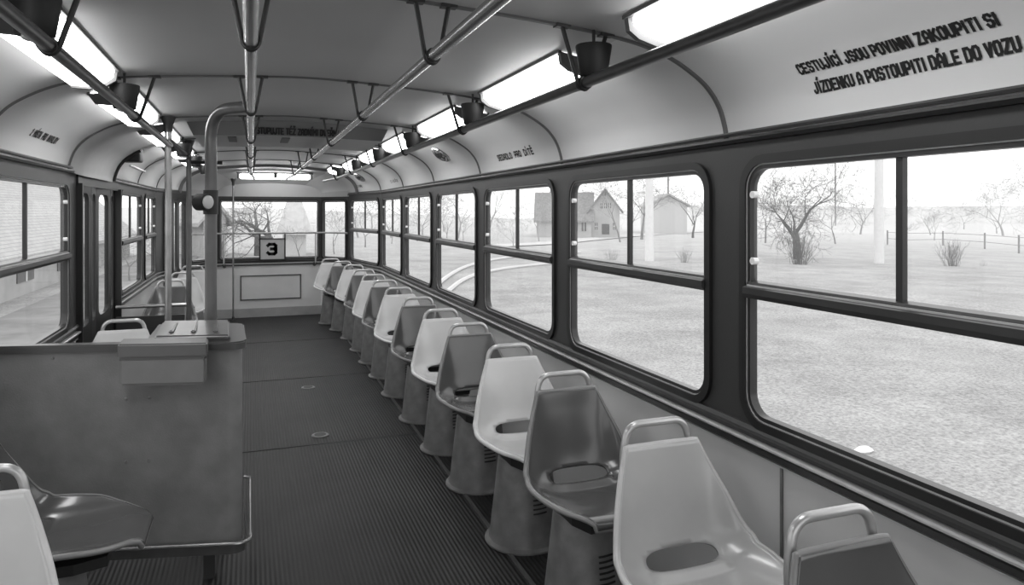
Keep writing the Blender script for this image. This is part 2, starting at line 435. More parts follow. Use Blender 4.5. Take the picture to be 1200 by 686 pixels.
wall('wall_rear_left', scl, 0, 1.66, [(.03,scl.len-.05,ZB,ZU)], M_band, M_rear, 'angled rear left corner wall', rr=.04); window(scl, .03, scl.len-.05, ZB, ZU, transom=False, label='narrow rear left corner window', rr=.04)
sl = Seg((L,YF),(L,YS))
# left: windows 1.55-2.80 , 2.93-4.36 ; door 4.58-5.88 ; windows 6.0-7.06, 7.30-8.05
LW = [(-.3,1.3),(1.5,2.78),(2.94,4.38),(5.99,7.08),(7.28,8.04)]  # second opening is mostly out of view, added to let daylight in
DO = (4.58,5.88)
seg1 = Seg((L,YF),(L,DO[0])); seg2 = Seg((L,DO[1]),(L,YS))
wall('wall_left', seg1, 0, ZT, [(a-YF,b-YF,ZB,ZU) for a,b in LW[:3]], M_band, M_low, 'left side wall in front of the middle door')
wall('wall_left_middle', seg2, 0, ZT, [(a-DO[1],b-DO[1],ZB,ZU) for a,b in LW[3:]], M_band, M_low, 'left side wall behind the middle door')
for i, (a, b) in enumerate(LW[:3]): window(seg1, a-YF, b-YF, ZB, ZU, label=None if i < 2 else 'left side window in front of the middle door')
for i, (a, b) in enumerate(LW[3:]): window(seg2, a-DO[1], b-DO[1], ZB, ZU, label='left side window behind the middle door' if i == 0 else 'left side window before the rear door')
sle = Seg((L,YS),(-.72,YE))
# rear upper panels
for nm, s_, z1 in (('rear', sb, 1.80), ('rear_right', scn, 1.80), ('rear_left', scl, 1.80)):
    mb = MB(); mb.prism([(0,1.575),(s_.len,1.575),(s_.len,z1),(0,z1)], lambda a,b,d: s_(a,b,d), -.02, .006); struct(mb.build('wall_%s_upper' % nm, M_ceil, smooth=False), 'grey panel above the %s window' % nm.replace('_',' '))

# doors
ND = [0]
def door(seg, a0, a1, nleaf, label, zig=.03):
    ND[0] += 1; root = struct(empty('door_%d' % ND[0], seg((a0+a1)/2, 0), 0), label)
    S = lambda a, z, d=0: seg(a, z, d) - root.location
    mb = MB(); mb.prism([(a0-.0,1.53),(a1,1.53),(a1,ZT),(a0,ZT)], lambda a,z,d: S(a,z,d), -.05, .01)
    for a in (a0, a1-.03): mb.prism([(a,0),(a+.03,0),(a+.03,1.54),(a,1.54)], lambda a,z,d: S(a,z,d), -.05, .03)
    mb.build('door_frame', M_rub, root, smooth=False)
    w = (a1-a0-.06)/nleaf
    for i in range(nleaf):
        b0 = a0+.03+i*w; b1 = b0+w; dA, dB = (0, zig) if i % 2 == 0 else (zig, 0)
        sub = lambda a, z, d, b0=b0, b1=b1, dA=dA, dB=dB: S(a, z, d-.03+dA+(dB-dA)*(a-b0)/(b1-b0))
        loops = [[(b0+.004,.02),(b1-.004,.02),(b1-.004,1.53),(b0+.004,1.53)], rrect(b0+.05,b1-.05,.70,1.49,.05)[::-1]]
        mb = MB(); flat = [p for l in loops for p in l]; tr = tessellate_polygon([[V((*p,0)) for p in l] for l in loops])
        A = [mb.v(sub(a,z,.012)) for a,z in flat]; B = [mb.v(sub(a,z,-.012)) for a,z in flat]
        for t in tr: mb.f([A[k] for k in t]); mb.f([B[k] for k in t][::-1])
        o = 0
        for lp in loops:
            for k in range(len(lp)): j = (k+1) % len(lp); mb.f([A[o+k],A[o+j],B[o+j],B[o+k]])
            o += len(lp)
        leaf = mb.build('door_leaf', M_rub, root, smooth=False)
        mb = MB(); mb.f([mb.v(sub(a,z,0)) for a,z in rrect(b0+.045,b1-.045,.695,1.495,.05)]); mb.build('pane', G_low, leaf, smooth=False)
    return root
door(sl, DO[0]-YF, DO[1]-YF, 4, 'dark folding middle door in the left wall')
door(sle, .30, sle.len-.05, 3, 'dark folding rear door in the left wall')
wall('wall_left_end', Seg((L,YS), tuple(sle(.30,0)[:2])), 0, ZT, [], M_band, M_low, 'short dark wall piece before the rear door')
mb = MB(); mb.prism([(sle.len-.05,0),(sle.len,0),(sle.len,ZT),(sle.len-.05,ZT)], lambda a,z,d: sle(a,z,d), -.05, .0); struct(mb.build('wall_left_corner', M_band, smooth=False), 'dark post behind the rear door')

# trims: ledge under the windows, moulding over them
def run(segs, profile, m):
    mb = MB()
    for s_, a0, a1 in segs: mb.prism(profile, lambda d,z,a, s_=s_: s_(a,z,d), a0, a1)
    trim(mb, m, False)
RSEG = [(sr,0,sr.len),(se,0,se.len)]
LSEG = [(seg1,0,seg1.len),(seg2,0,seg2.len),(sle,0,.30)]
for sg in (RSEG, LSEG, [(scn,0,scn.len),(sb,0,sb.len),(scl,0,scl.len)]):
    run(sg, [(0,.697),(.020,.697),(.024,.699),(.024,.704),(.018,.707),(0,.707)], M_alu)
    run(sg, [(0,.672),(.012,.672),(.012,.688),(0,.688)], M_frame)
    run(sg, [(0,.662),(.010,.662),(.010,.667),(0,.667)], M_alu)
    run(sg, [(0,.722),(.010,.722),(.016,.734),(.010,.746),(0,.746)], M_band)
for sg in (RSEG, LSEG + [(sl,DO[0]-YF,DO[1]-YF),(sle,.3,sle.len)]):
    run(sg, [(0,1.588),(.018,1.588),(.022,1.598),(.018,1.606),(0,1.606)], M_rub)
    run(sg, [(0,1.612),(.015,1.612),(.017,1.618),(.012,1.624),(0,1.624)], M_frame)
for i, y in enumerate((1.60,)):
    mb = MB(); mb.box((R-.004,y,0),(R,y+.009,.66)); trim(mb, M_ped, False)
# rear wall framed panel and skirting
mb = MB()
for a0,a1,z0,z1 in ((.26,1.02,.22,.235),(.26,1.02,.53,.545),(.26,.275,.22,.545),(1.005,1.02,.22,.545)):
    mb.prism([(a0,z0),(a1,z0),(a1,z1),(a0,z1)], lambda a,z,d: sb(a,z,d), -.002, .008)
mb.build('panel_moulding', M_rib, wr, smooth=False)
M_base = mat('baseboard', .40, .5, var=.1)
for nm, s_ in (('rear', sb), ('rear_right', scn), ('rear_left', scl)):
    mb = MB(); mb.prism([(0,0),(s_.len,0),(s_.len,.115),(0,.115)], lambda a,z,d: s_(a,z,d), 0, .012); struct(mb.build('baseboard_%s' % nm, M_base, smooth=False))

# ------------------------------------------------------------------ lettering on coves and hatch
def cove_text(text, side, y0, y1, arc, h, label):
    mb = MB(); L_ = abs(y1-y0); sg = 1 if y1 > y0 else -1
    lettering(mb, text, h, lambda a, b: cove_pt(side, y0+sg*a, arc+b), total=L_, th=.2)
    return mb
t = empty('notice_lettering', cove_pt(1, 1.19, .1), 0, 'black two-line ticket notice lettered on the right cove nearest the camera', 'lettering')
for tx, y0, y1, arc in (('CESTUJÍCÍ JSOU POVINNI ZAKOUPITI SI', 1.475, .945, .148), ('JÍZDENKU A POSTOUPITI DÁLE DO VOZU', 1.455, .925, .088)):
    mb = cove_text(tx, 1, y0, y1, arc, .034, ''); o = mb.build('text_line', M_text, None, smooth=False); o.parent = t; o.matrix_parent_inverse = Matrix.Translation(-t.location)
for tx, sd, y0, y1, arc, h, lb in (('SEDADLO PRO DÍTĚ', 1, 3.97, 3.40, .080, .040, 'short black seat notice lettered on the right cove above the third window'),
        ('2 MÍSTA PRO INVALIDY', -1, 3.56, 4.0, .11, .037, 'short black notice lettered on the left cove above the front left window'),
        ('DVEŘE', 1, 7.42, 7.0, .08, .030, 'tiny dark lettering on the right cove above the sixth window'),
        ('DVEŘE', 1, 8.95, 8.75, .08, .030, 'tiny dark lettering on the right cove next to the rear wall')):
    root = empty('notice_lettering', cove_pt(sd, (y0+y1)/2, arc), 0, lb, 'lettering'); ws = tx.split(' '); tot = len(tx); pos = 0
    for wd in ws:
        sg = 1 if y1 > y0 else -1; mb = MB(); ya = y0+(y1-y0)*pos/tot; ln = abs(y1-y0)*(len(wd)-.1)/tot
        lettering(mb, wd, h, lambda a, b: cove_pt(sd, ya+sg*a, arc+b)-root.location, total=ln, th=.21)
        mb.build('word', M_text, root, smooth=False); pos += len(wd)+1

# ------------------------------------------------------------------ ceiling vents (hanging hatch)
def hatch(y0, y1, xa, xb, zb, label, text=None):
    root = empty('ceiling_vent', (X0, (y0+y1)/2, zb), 0, label, 'ceiling vent')
    o3 = root.location
    mb = MB(); P = []
    n = 24
    def bot(x, y): u = (x-(xa+xb)/2)/((xb-xa)/2); return zb + .012*(1-u*u)
    xs = [xa+(xb-xa)*i/n for i in range(n+1)]
    top = [mb.v(V((x,y0,cz(x-X0)+.003))-o3) for x in xs]; b0 = [mb.v(V((xa+(x-xa)*.94+(xb-xa)*.03,y0+.02,bot(x,y0)))-o3) for x in xs]
    for i in range(n): mb.f([top[i],top[i+1],b0[i+1],b0[i]])
    mb.build('front_panel', mat('vent_dark', .16, .5), root)
    mb = MB(); b0 = [mb.v(V((xa+(x-xa)*.94+(xb-xa)*.03,y0+.02,bot(x,y0)))-o3) for x in xs]; b1 = [mb.v(V((xa+(x-xa)*.94+(xb-xa)*.03,y1,bot(x,y1)))-o3) for x in xs]
    for i in range(n): mb.f([b0[i],b0[i+1],b1[i+1],b1[i]])
    for q in (0, n):
        a = mb.v(b0[q].co.copy()); b = mb.v(b1[q].co.copy()); x = xs[q]
        mb.f([a, b, mb.v(V((x,y1,cz(x-X0)))-o3), mb.v(V((x,y0,cz(x-X0)))-o3)])
    tp = [mb.v(V((x,y1,cz(x-X0)+.003))-o3) for x in xs]; c1 = [mb.v(v.co.copy()) for v in b1]
    for i in range(n): mb.f([tp[i],tp[i+1],c1[i+1],c1[i]])
    mb.build('underside', M_ceil, root)
    for x in (X0-.35, X0-.03, X0+.28, X0+.6)[:3]:
        mb = MB(); mb.box((x-.025, y0+.10, bot(x,0)-.006), (x+.025, y0+.42, bot(x,0)+.004), Matrix.Translation(-o3)); mb.build('louvre', M_rib, root, smooth=False)
    if text:
        mb = MB()
        lettering(mb, text, .043, lambda a, b: V((-.005+a, y0-.004+.02*(1-(b+.019)/.085), zb+.019+b))-o3, total=.535, th=.2)
        mb.build('text_line', M_text, root, smooth=False)
hatch(4.62, 5.45, X0-.60, X0+.60, 1.838, 'lowered ceiling vent with dark lettered front edge', 'VYSTUPUJTE TÉŽ ZADNÍMI DVEŘMI')

# ------------------------------------------------------------------ ceiling lights
def light(y0, y1, side, label):
    root = empty('ceiling_light', (X0+side*.79, (y0+y1)/2, 1.87), 0, label, 'ceiling light', 'fluorescent ceiling lights')
    k = hw(y1)/1.16 if y1 > YS else 1
    P = [(.706,1.897),(.710,1.868),(.735,1.846),(.79,1.830),(.845,1.832),(.866,1.866)]
    secs = [(0,.2),(.012,.75),(.03,1),(y1-y0-.03,1),(y1-y0-.012,.75),(y1-y0,.2)]
    mb = MB(); rows = []
    for dy, sc in secs:
        c = V((.79,1.884)); rows.append([mb.v(V((X0+side*k*(c.x+(a-c.x)*(.85+.15*sc)), y0+dy, c.y+(z-c.y)*sc))-root.location) for a, z in P])
    for A, B in zip(rows, rows[1:]):
        for i in range(len(P)-1): mb.f([A[i],A[i+1],B[i+1],B[i]])
    mb.f(rows[0]); mb.f(rows[-1][::-1])
    mb.build('diffuser', E_light, root)
    mb = MB()
    for a, b in (((.694,1.902),(.706,1.895)), ((.866,1.872),(.878,1.864))):
        mb.box((min(side*k*a[0],side*k*b[0])+X0, y0-.02, b[1]), (max(side*k*a[0],side*k*b[0])+X0, y1+.02, a[1]+.004), Matrix.Translation(-root.location))
    for ya, yb in ((y0-.02,y0),(y1,y1+.02)):
        mb.prism([(.700,1.90),(.706,1.862),(.735,1.842),(.79,1.826),(.848,1.828),(.874,1.866)], lambda a,z,d: V((X0+side*k*a,d,z))-root.location, ya, yb)
    mb.build('frame', M_rib, root, smooth=False)
    return root
BAY = [(.75,1.66),(2.12,2.95),(3.38,4.22),(4.64,5.46),(5.88,6.70),(7.12,7.94),(8.32,8.86)]
nm = ['first','second','third','fourth','fifth','sixth','seventh']
for sd, w in ((1,'right'),(-1,'left')):
    for i, (a, b) in enumerate(BAY): light(a, b, sd, 'long glowing fluorescent ceiling light in the %s row, %s from the camera' % (w, nm[i]))
# rear light
root = empty('ceiling_light', (X0+.05, 9.42, 1.82), 0, 'long tubular fluorescent light across the tram above the rear window', 'ceiling light')
mb = MB(); mb.tube([(-.42,0,0),(-.40,0,0),(.40,0,0),(.42,0,0)], [.02,.034,.034,.02], 12); mb.build('diffuser', E_light, root)
mb = MB(); mb.box((-.46,-.03,.036),(.46,.03,.05))
for x in (-.45,.435): mb.box((x,-.03,-.03),(x+.015,.03,.04))
mb.box((-.02,-.045,-.02),(.02,-.034,.05)); mb.build('frame', M_rib, root, smooth=False)

# cup lamps at ribs
def cup(y, side, label, k=1):
    root = empty('emergency_lamp', (X0+side*.69*k, y, 1.815), 0, label, 'lamp', 'cup lamps under the ceiling ribs')
    mb = MB(); mb.lathe([(.044,.046),(.052,.045),(.053,.040),(.040,-.042),(.037,-.046),(.033,-.044)], 20); mb.build('cup', M_dev, root)
    mb = MB(); mb.tube([(0,0,.04),(0,.0,.093)], .005, 8); mb.build('stem', M_clamp, root)
    mb = MB(); mb.lathe([(.02,-.056),(.026,-.052),(.026,-.046)], 14); mb.build('bulb', M_lens, root)
for sd, w in ((1,'right'),(-1,'left')):
    for i, y in enumerate((1.84,3.03,4.28,5.50,6.75,8.0) if sd > 0 else (1.84,3.03,5.50,6.75,8.0)): cup(y, sd, 'dark cup-shaped lamp hanging between lights of the %s row, %s from the camera' % (w, nm[i]))

# ------------------------------------------------------------------ handrails
def hrail(dx, z, y0, y1, r, ribs, label, sp=.045, m=None, end=None):
    root = empty('handrail', (X0+dx, (y0+y1)/2, z), 0, label, 'handrail'); o3 = root.location
    pts = [(X0+dx, y0, z)] + [(X0+dx*(hw(y)/1.16), y, z) for y in (7.9, 8.1, 8.5, 8.9, 9.3, 9.6) if y < y1] + [(X0+dx*(hw(y1)/1.16), y1, z)]
    mb = MB(); mb.tube([V(p)-o3 for p in pts], r, 12); mb.build('tube', m or M_rail, root)
    for y in ribs:
        k = hw(y)/1.16; x = X0+dx*k
        xa, xb = x-sp, x+sp
        mb = MB()
        pts = smooth_path([(xa,y,cz((xa-X0)/k)-.004),(x-.019,y,z-.004),(x,y,z-r-.006),(x+.019,y,z-.004),(xb,y,cz((xb-X0)/k)-.004)], .012, 4)
        mb.tube([V(p)-o3 for p in pts], .0065, 8)
        for q in (xa, xb): mb.box((q-.022,y-.014,cz((q-X0)/k)-.008),(q+.022,y+.014,cz((q-X0)/k)+.002), Matrix.Translation(-o3))
        mb.tube([V((x,y-.016,z))-o3, V((x,y+.016,z))-o3], r+.004, 12)
        mb.build('bracket', M_clamp, root)
    return root
hrail(.215, 1.795, -.6, 9.3, .0165, RIBS[:-1], 'long chrome ceiling handrail right of the aisle centre')
hrail(-.24, 1.795, -.6, 9.3, .0165, RIBS[:-1], 'long chrome ceiling handrail above the left edge of the aisle')
hrail(.665, 1.752, -.6, 8.9, .0165, RIBS[:-1], 'dark handrail running below the right row of ceiling lights', sp=.07, m=M_railD)
hrail(-.665, 1.752, -.6, 4.38, .0165, RIBS[:3], 'dark handrail running below the left row of ceiling lights', sp=.07, m=M_railD)

# ------------------------------------------------------------------ poles
def pole(pts, r, label, m=M_railD, rad=.15, flange=True, extra=None):
    root = empty('grab_pole', (pts[0][0], pts[0][1], 0), 0, label, 'pole'); o3 = root.location
    mb = MB(); mb.tube([V(p)-o3 for p in smooth_path(pts, rad, 10)], r, 16); mb.build('tube', m, root)
    if flange: mb = MB(); mb.lathe([(r+.028,0),(r+.028,.006),(r+.006,.02),(r+.003,.05)], 20); mb.build('foot', M_clamp, root)
    if len(pts) == 2:
        mb = MB(); zt = pts[-1][2]; mb.lathe([(r+.004,zt-.09),(r+.006,zt-.05),(r+.02,zt-.012),(r+.02,zt-.004)], 16); mb.build('collar', M_clamp, root)
    return root
pole([(-.163,3.345,0),(-.163,3.345,1.822),(X0-.24,3.13,1.816)], .0245, 'thick grab pole behind the booth, bent over to the ceiling rail', mat('pole_grey', .15, .28, metal=.3, var=.15), rad=.16)
pole([(-.43,4.34,0),(-.43,4.34,cz(-.67)+.002)], .018, 'grab pole at the front edge of the middle door', M_rail)
pole([(-.43,5.74,0),(-.43,5.74,cz(-.67)+.002)], .0185, 'dark grab pole at the rear edge of the middle door', M_railD)
pole([(-.21,9.62,0),(-.21,9.62,1.80)], .011, 'thin grab pole in front of the rear window', M_rail)
# door bars
mb = MB(); mb.tube([(-.43,4.34,1.785),(-.43,5.74,1.785)], .013, 10); tag(mb.build('door_bar', M_clamp), 'short dark overhead bar linking the two poles at the middle door', 'bar')
mb = MB(); mb.tube([(-.43,5.74,1.745),(-.20,5.74,1.745)], .013, 10); tag(mb.build('door_bar', M_clamp), 'short dark overhead stub reaching toward the aisle from the rear door pole', 'bar')
root = empty('door_screen', (-.66,5.76,0), 0, 'low dark screen with a top rail behind the middle door', 'screen')
mb = MB(); mb.tube([(-.25,0,.69),(.23,0,.69)], .0135, 10); mb.build('top_rail', M_rail, root)
mb = MB(); mb.box((-.25,-.008,.05),(.20,.008,.62), bev=.004); mb.build('panel', M_band, root, smooth=False)
# signal device on thick pole
root = empty('signal_lamp', (-.189,3.290,1.420), 0, 'small dark round signal lamp clamped on the thick grab pole', 'lamp')
mt = Matrix.Rotation(radians(90),4,'X') @ Matrix.Rotation(radians(49),4,'Y')
mb = MB(); mb.lathe([(.032,-.035),(.036,-.03),(.036,.016),(.034,.022)], 24, mt); mb.build('housing', M_dev, root)
mb = MB(); mb.lathe([(.029,.0225),(.028,.028),(.018,.032)], 24, mt); mb.build('lens', M_lens, root)
mb = MB(); mb.tube([(.026,.035,-.052),(.026,.035,.052)], .030, 16); mb.build('clamp', M_clamp, root)

# rear rail + number plate
root = empty('rear_rail', (X0,9.66,1.10), 0, 'chrome safety rail across the rear window', 'handrail')
mb = MB(); mb.tube([(-.93,-.33,0),(-.70,-.02,0),(-.62,.0,0),(.62,.0,0),(.70,-.02,0),(.93,-.33,0)], .0125, 10); mb.build('tube', M_han, root)
for x in (-.56,.56):
    mb = MB(); mb.tube([(x,0,0),(x,0,-.38),(x,.09,-.415)], .010, 8); s_ = mb.build('support', M_han, root)
    mb = MB(); mb.tube([(x,.05,-.405),(x,.17,-.43)], .022, 10); mb.build('foot', M_clamp, s_)
root = empty('number_plate', (.265,9.79,.72), 0, 'square route number plate on the rear window sill', 'sign')
mb = MB(); mb.box((-.15,-.004,.035),(.15,.004,.30)); mb.build('plate', M_plate, root, smooth=False)
mb = MB()
for a,b,c,d in ((-.165,-.148,.02,.37),(.148,.165,.02,.37),(-.165,.165,.295,.308),(-.165,.165,.02,.036)): mb.box((a,-.01,c),(b,.01,d))
mb.build('frame', M_clamp, root, smooth=False)
mb = MB(); lettering(mb, '3', .165, lambda a,b: (-.058+a,-.006,.085+b), th=.235, wr=.58, gap=0, total=.10)
mb.build('numeral', M_text, root, smooth=False)

# cove door lamps (oval hoods)
for y, lb in ((4.93,'oval glossy hood on the right cove between the third and fourth ribs'), (8.55,'small oval hood on the right cove near the rear wall')):
    p = cove_pt(1, y, .24, -.005); q = cove_pt(1, y, .25, -.005); tn = (q-p).normalized(); n = V((-tn.z,0,tn.x)) if tn.z > 0 else V((0,0,-1))
    if n.x > 0: n = -n
    fr = Matrix((( tn.x,0,n.x,p.x),(tn.y,1,n.y,p.y),(tn.z,0,n.z,p.z),(0,0,0,1)))
    root = empty('cove_hood', p, 0, lb, 'hood')
    mb = MB(); rows = []
    for i in range(9):
        th = i/8*pi/2; rr_, zz = cos(th), sin(th)
        rows.append([mb.v((fr @ V((.085*rr_*cos(k*pi/12), .05*rr_*sin(k*pi/12), .05*zz+.004)))-p) for k in range(24)])
    for A, B in zip(rows, rows[1:]):
        for k in range(24): mb.f([A[k],A[(k+1)%24],B[(k+1)%24],B[k]])
    mb.build('hood', mat('hood_chrome', .5, .12, metal=.9), root)
    mb = MB(); mb.tube([(fr @ V((.09*cos(k*pi/12), .055*sin(k*pi/12), .004)))-p for k in range(24)], .007, 6, closed=True); mb.build('bezel', M_rail, root)

# door mechanism cover on left cove
root = empty('door_mechanism_cover', (L+.2, 5.0, 1.7), 0, 'bulging pale door mechanism cover on the left cove above the middle door', 'cover'); o3 = root.location
mb = MB(); rows = []
Pc = [PROF[i] for i in range(0, 33)]
def cov(p, k): c = V((.80, 1.70)); return V((p.x-.035*k, p.y-.02*k))
ys = [4.41,4.45,4.6,5.0,5.45,5.5,5.52]; ks = [.1,.8,1,1,1,.9,.5]
for y, k in zip(ys, ks): rows.append([mb.v(V((X0-cov(p,k).x, y, cov(p,k).y))-o3) for p in Pc])
for A, B in zip(rows, rows[1:]):
    for i in range(len(Pc)-1): mb.f([A[i],A[i+1],B[i+1],B[i]])
mb.build('shell', mat('cover_paint', .46, .4, var=.05), root)
mb = MB(); mb.tube([V((X0-cov(p,1).x+.004, 5.51, cov(p,1).y-.004))-o3 for p in Pc[2:24]], .010, 8); mb.build('edge_trim', M_rub, root)
mb = MB(); mb.tube([V((-.79,5.55,1.70))-o3, V((-.80,6.35,1.70))-o3], .009, 8); mb.build('rod', M_alu, root)
mb = MB(); mb.box((-.86,5.62,1.735),(-.74,5.80,1.84), Matrix.Translation(-o3), bev=.01); mb.build('motor', M_dev, root)

# ------------------------------------------------------------------ seats
def catmull(pts, n):
    out = []; Q = [pts[0]]+pts+[pts[-1]]
    for i in range(len(pts)-1):
        a,b,c,d = [V(q) for q in Q[i:i+4]]
        for k in range(n):
            t = k/n; out.append(.5*((2*b)+(c-a)*t+(2*a-5*b+4*c-d)*t*t+(3*b-a-3*c+d)*t**3))
    out.append(V(pts[-1])); return out
# (y, z, halfwidth, curl)
SP = [(.235,.725,.126,.004),(.222,.66,.155,.012),(.200,.575,.192,.030),(.176,.50,.218,.044),(.150,.452,.234,.056),(.105,.420,.236,.056),
      (.03,.410,.246,.054),(-.05,.412,.232,.044),(-.115,.419,.190,.022),(-.165,.424,.140,.008),(-.192,.420,.112,.003),(-.202,.406,.108,0)]
def pack(q): return Vector4(q)
def make_seat_meshes():
    def C4(pts, n):
        import itertools
        out = []; Q = [pts[0]]+pts+[pts[-1]]
        for i in range(len(pts)-1):
            a,b,c,d = Q[i:i+4]
            for k in range(n):
                t = k/n
                out.append(tuple(.5*((2*b[j])+(c[j]-a[j])*t+(2*a[j]-5*b[j]+4*c[j]-d[j])*t*t+(3*b[j]-a[j]-3*c[j]+d[j])*t**3) for j in range(4)))
        out.append(pts[-1]); return out
    D = C4(SP, 12); arc = [0]
    for a, b in zip(D, D[1:]): arc.append(arc[-1]+sqrt((b[0]-a[0])**2+(b[1]-a[1])**2))
    LT = arc[-1]
    def at(s):
        x = min(max(s,0),1)*LT
        for i in range(len(D)-1):
            if arc[i+1] >= x or i == len(D)-2:
                t = (x-arc[i])/max(1e-9, arc[i+1]-arc[i]); q = [D[i][j]+(D[i+1][j]-D[i][j])*t for j in range(4)]
                break
        return q
    def P(s, t):
        q = at(s); q0 = at(s-.02); q1 = at(s+.02); T = V((q1[0]-q0[0], q1[1]-q0[1])).normalized(); n = (T.y, -T.x)
        c = q[3]*abs(t)**2.6
        # raised lip in front of the slot
        x = t*q[2]; ay = s*LT
        lip = .016*math.exp(-((ay-SH-.052)/.014)**2)*(1 if abs(x) < .10 else math.exp(-((abs(x)-.10)/.02)**2))
        c += lip
        xx = x*(1-.10*abs(t)**3)
        return V((xx, q[0]+n[0]*c, q[1]+n[1]*c))
    # slot centre (arc length) where z ~ .445
    SH = None
    for i, q in enumerate(D):
        if q[1] <= .442: SH = arc[i]; break
    N, Mx = 60, 40; mb = MB()
    st = {}
    for i in range(N+1):
        for j in range(Mx+1): st[(i,j)] = [i/N, -1+2*j/Mx]
    HA, HB = .115, .037
    def inside(s, t):
        q = at(s); return (abs(t*q[2])/HA)**3.2+(abs(s*LT-SH)/HB)**2.4
    dead = set()
    for i in range(N):
        for j in range(Mx):
            if inside((i+.5)/N, -1+2*(j+.5)/Mx) < 1: dead.add((i,j))
    bd = set()
    for (i,j) in st:
        cells = [(i+a,j+b) for a in (-1,0) for b in (-1,0)]
        k = sum(c in dead for c in cells)
        if 0 < k < 4: bd.add((i,j))
    for kx in bd:
        s, t = st[kx]; q = at(s); x, a = t*q[2], s*LT-SH
        f = inside(s, t)
        for _ in range(25):
            f = (abs(x)/HA)**3.2+(abs(a)/HB)**2.4
            sc = f**(-1/2.9); x *= sc; a *= sc
        s2 = (SH+a)/LT; st[kx] = [s2, x/at(s2)[2]]
    vs = {}
    for kx, (s,t) in st.items():
        cells = [(kx[0]+a,kx[1]+b) for a in (-1,0) for b in (-1,0)]
        if all((c in dead) for c in cells): continue
        vs[kx] = mb.v(P(s,t))
    for i in range(N):
        for j in range(Mx):
            if (i,j) in dead: continue
            mb.f([vs[(i,j)],vs[(i,j+1)],vs[(i+1,j+1)],vs[(i+1,j)]])
    for f in mb.b.faces: f.smooth = True
    me = bpy.data.meshes.new('shell'); mb.b.to_mesh(me); mb.b.free()
    rim = [P(0,-1+2*j/20) for j in range(21)]+[P(i/40,1) for i in range(1,41)]+[P(1,1-2*j/12) for j in range(1,13)]+[P(1-i/40,-1) for i in range(1,40)]
    mb = MB(); mb.tube(rim, .0085, 8, closed=True); 
    for f in mb.b.faces: f.smooth = True
    rm = bpy.data.meshes.new('rim'); mb.b.to_mesh(rm); mb.b.free()
    return me, rm
SHELL, RIM = make_seat_meshes()
M_rimL = mat('rim_light', .60, .35, var=.08); M_rimM = mat('rim_mid', .52, .3, var=.08); M_rimD = mat('rim_dark', .22, .28, var=.1)
def make_seat(mS, mR, name='passenger_seat'):
    root = empty(name)
    me = SHELL.copy(); me.materials.clear(); me.materials.append(mS)
    sh = bpy.data.objects.new('shell', me); COL.objects.link(sh); sh.parent = root
    md = sh.modifiers.new('thick', 'SOLIDIFY'); md.thickness = .010; md.offset = -1 
    rm = RIM.copy(); rm.materials.clear(); rm.materials.append(mR)
    ro = bpy.data.objects.new('rim', rm); COL.objects.link(ro); ro.parent = sh
    mb = MB(); pts = smooth_path([(-.112,.246,.60),(-.110,.256,.70),(-.092,.258,.780),(.092,.258,.780),(.110,.256,.70),(.112,.246,.60)], .042, 8)
    mb.tube(pts, .0105, 12); mb.build('handle', M_han, root)
    mb = MB(); mb.lathe([(.168,.0045),(.168,.012),(.152,.02),(.147,.035),(.112,.345),(.108,.352)], 36, Matrix.Translation((0,.075,0))); ped = mb.build('pedestal', M_ped, root)
    mb = MB(); mb.prism([(-.07,-.14),(.07,-.14),(.10,-.06),(.10,.12),(-.10,.12),(-.10,-.06)], lambda a,b,d: (a,b+.03,d), .352, .382); mb.build('mount', M_clamp, root, smooth=False)
    mb = MB()
    for k in range(6):
        z = .155+.0175*k; rr_ = .152-(z-.02)*.121
        A = radians(-83)
        for i in range(5):
            pass
        arcs = [(rr_+.0012, A-.22+.44*i/6) for i in range(7)]
        mb.tube([(r*cos(a), r*sin(a)+.075, z) for r, a in arcs], .0032, 6)
    mb.build('vent_slots', M_black, ped)
    return root
protoL = make_seat(M_shL, M_rimL); protoD = make_seat(M_shD, M_rimD); protoM = make_seat(M_shM, M_rimM)
RS = [(1.10,1.085,'D'),(1.75,1.085,'M'),(2.39,1.085,'D'),(2.97,1.085,'L'),(3.61,1.085,'D'),(4.19,1.085,'L'),(4.82,1.085,'D'),(5.50,1.085,'L'),
      (6.12,1.085,'D'),(6.71,1.085,'L'),(7.32,1.085,'D'),(8.02,1.075,'L'),(8.62,1.02,'D'),(9.17,.945,'L')]
ordn = ['first','second','third','fourth','fifth','sixth','seventh','eighth','ninth','tenth','eleventh','twelfth','thirteenth','fourteenth']
used = {}
def seat(kind, x, y, label, group, rz=0):
    p = {'L':protoL,'D':protoD,'M':protoM}[kind]
    o = p if kind not in used else copy_tree(p); used[kind] = 1
    o.location = (x, y, 0); o.rotation_euler.z = rz; tag(o, label, 'seat', group); return o
cn = {'L':'light grey','D':'dark grey','M':'mid grey'}
for i, (y, x, k) in enumerate(RS):
    seat(k, x, y-.255, '%s moulded shell seat on a pedestal along the right windows, %s from the camera' % (cn[k], ordn[i]), 'seats along the right windows')
seat('L', -.605, 1.71, 'light grey shell seat at the lower left corner in front of the booth', 'seats on the left side')
seat('D', -.50, 2.40, 'dark grey shell seat turned toward the aisle in front of the booth panel', 'seats on the left side', pi/2)
seat('L', -.655, 4.13, 'light grey shell seat directly behind the booth', 'seats on the left side')
seat('D', -.65, 6.52, 'dark grey shell seat right behind the low door screen', 'seats on the left side')
seat('L', -.62, 7.35, 'light grey shell seat on the left, second behind the low door screen', 'seats on the left side')
seat('L', -.60, 8.25, 'light grey shell seat on the left, nearest the rear door', 'seats on the left side')

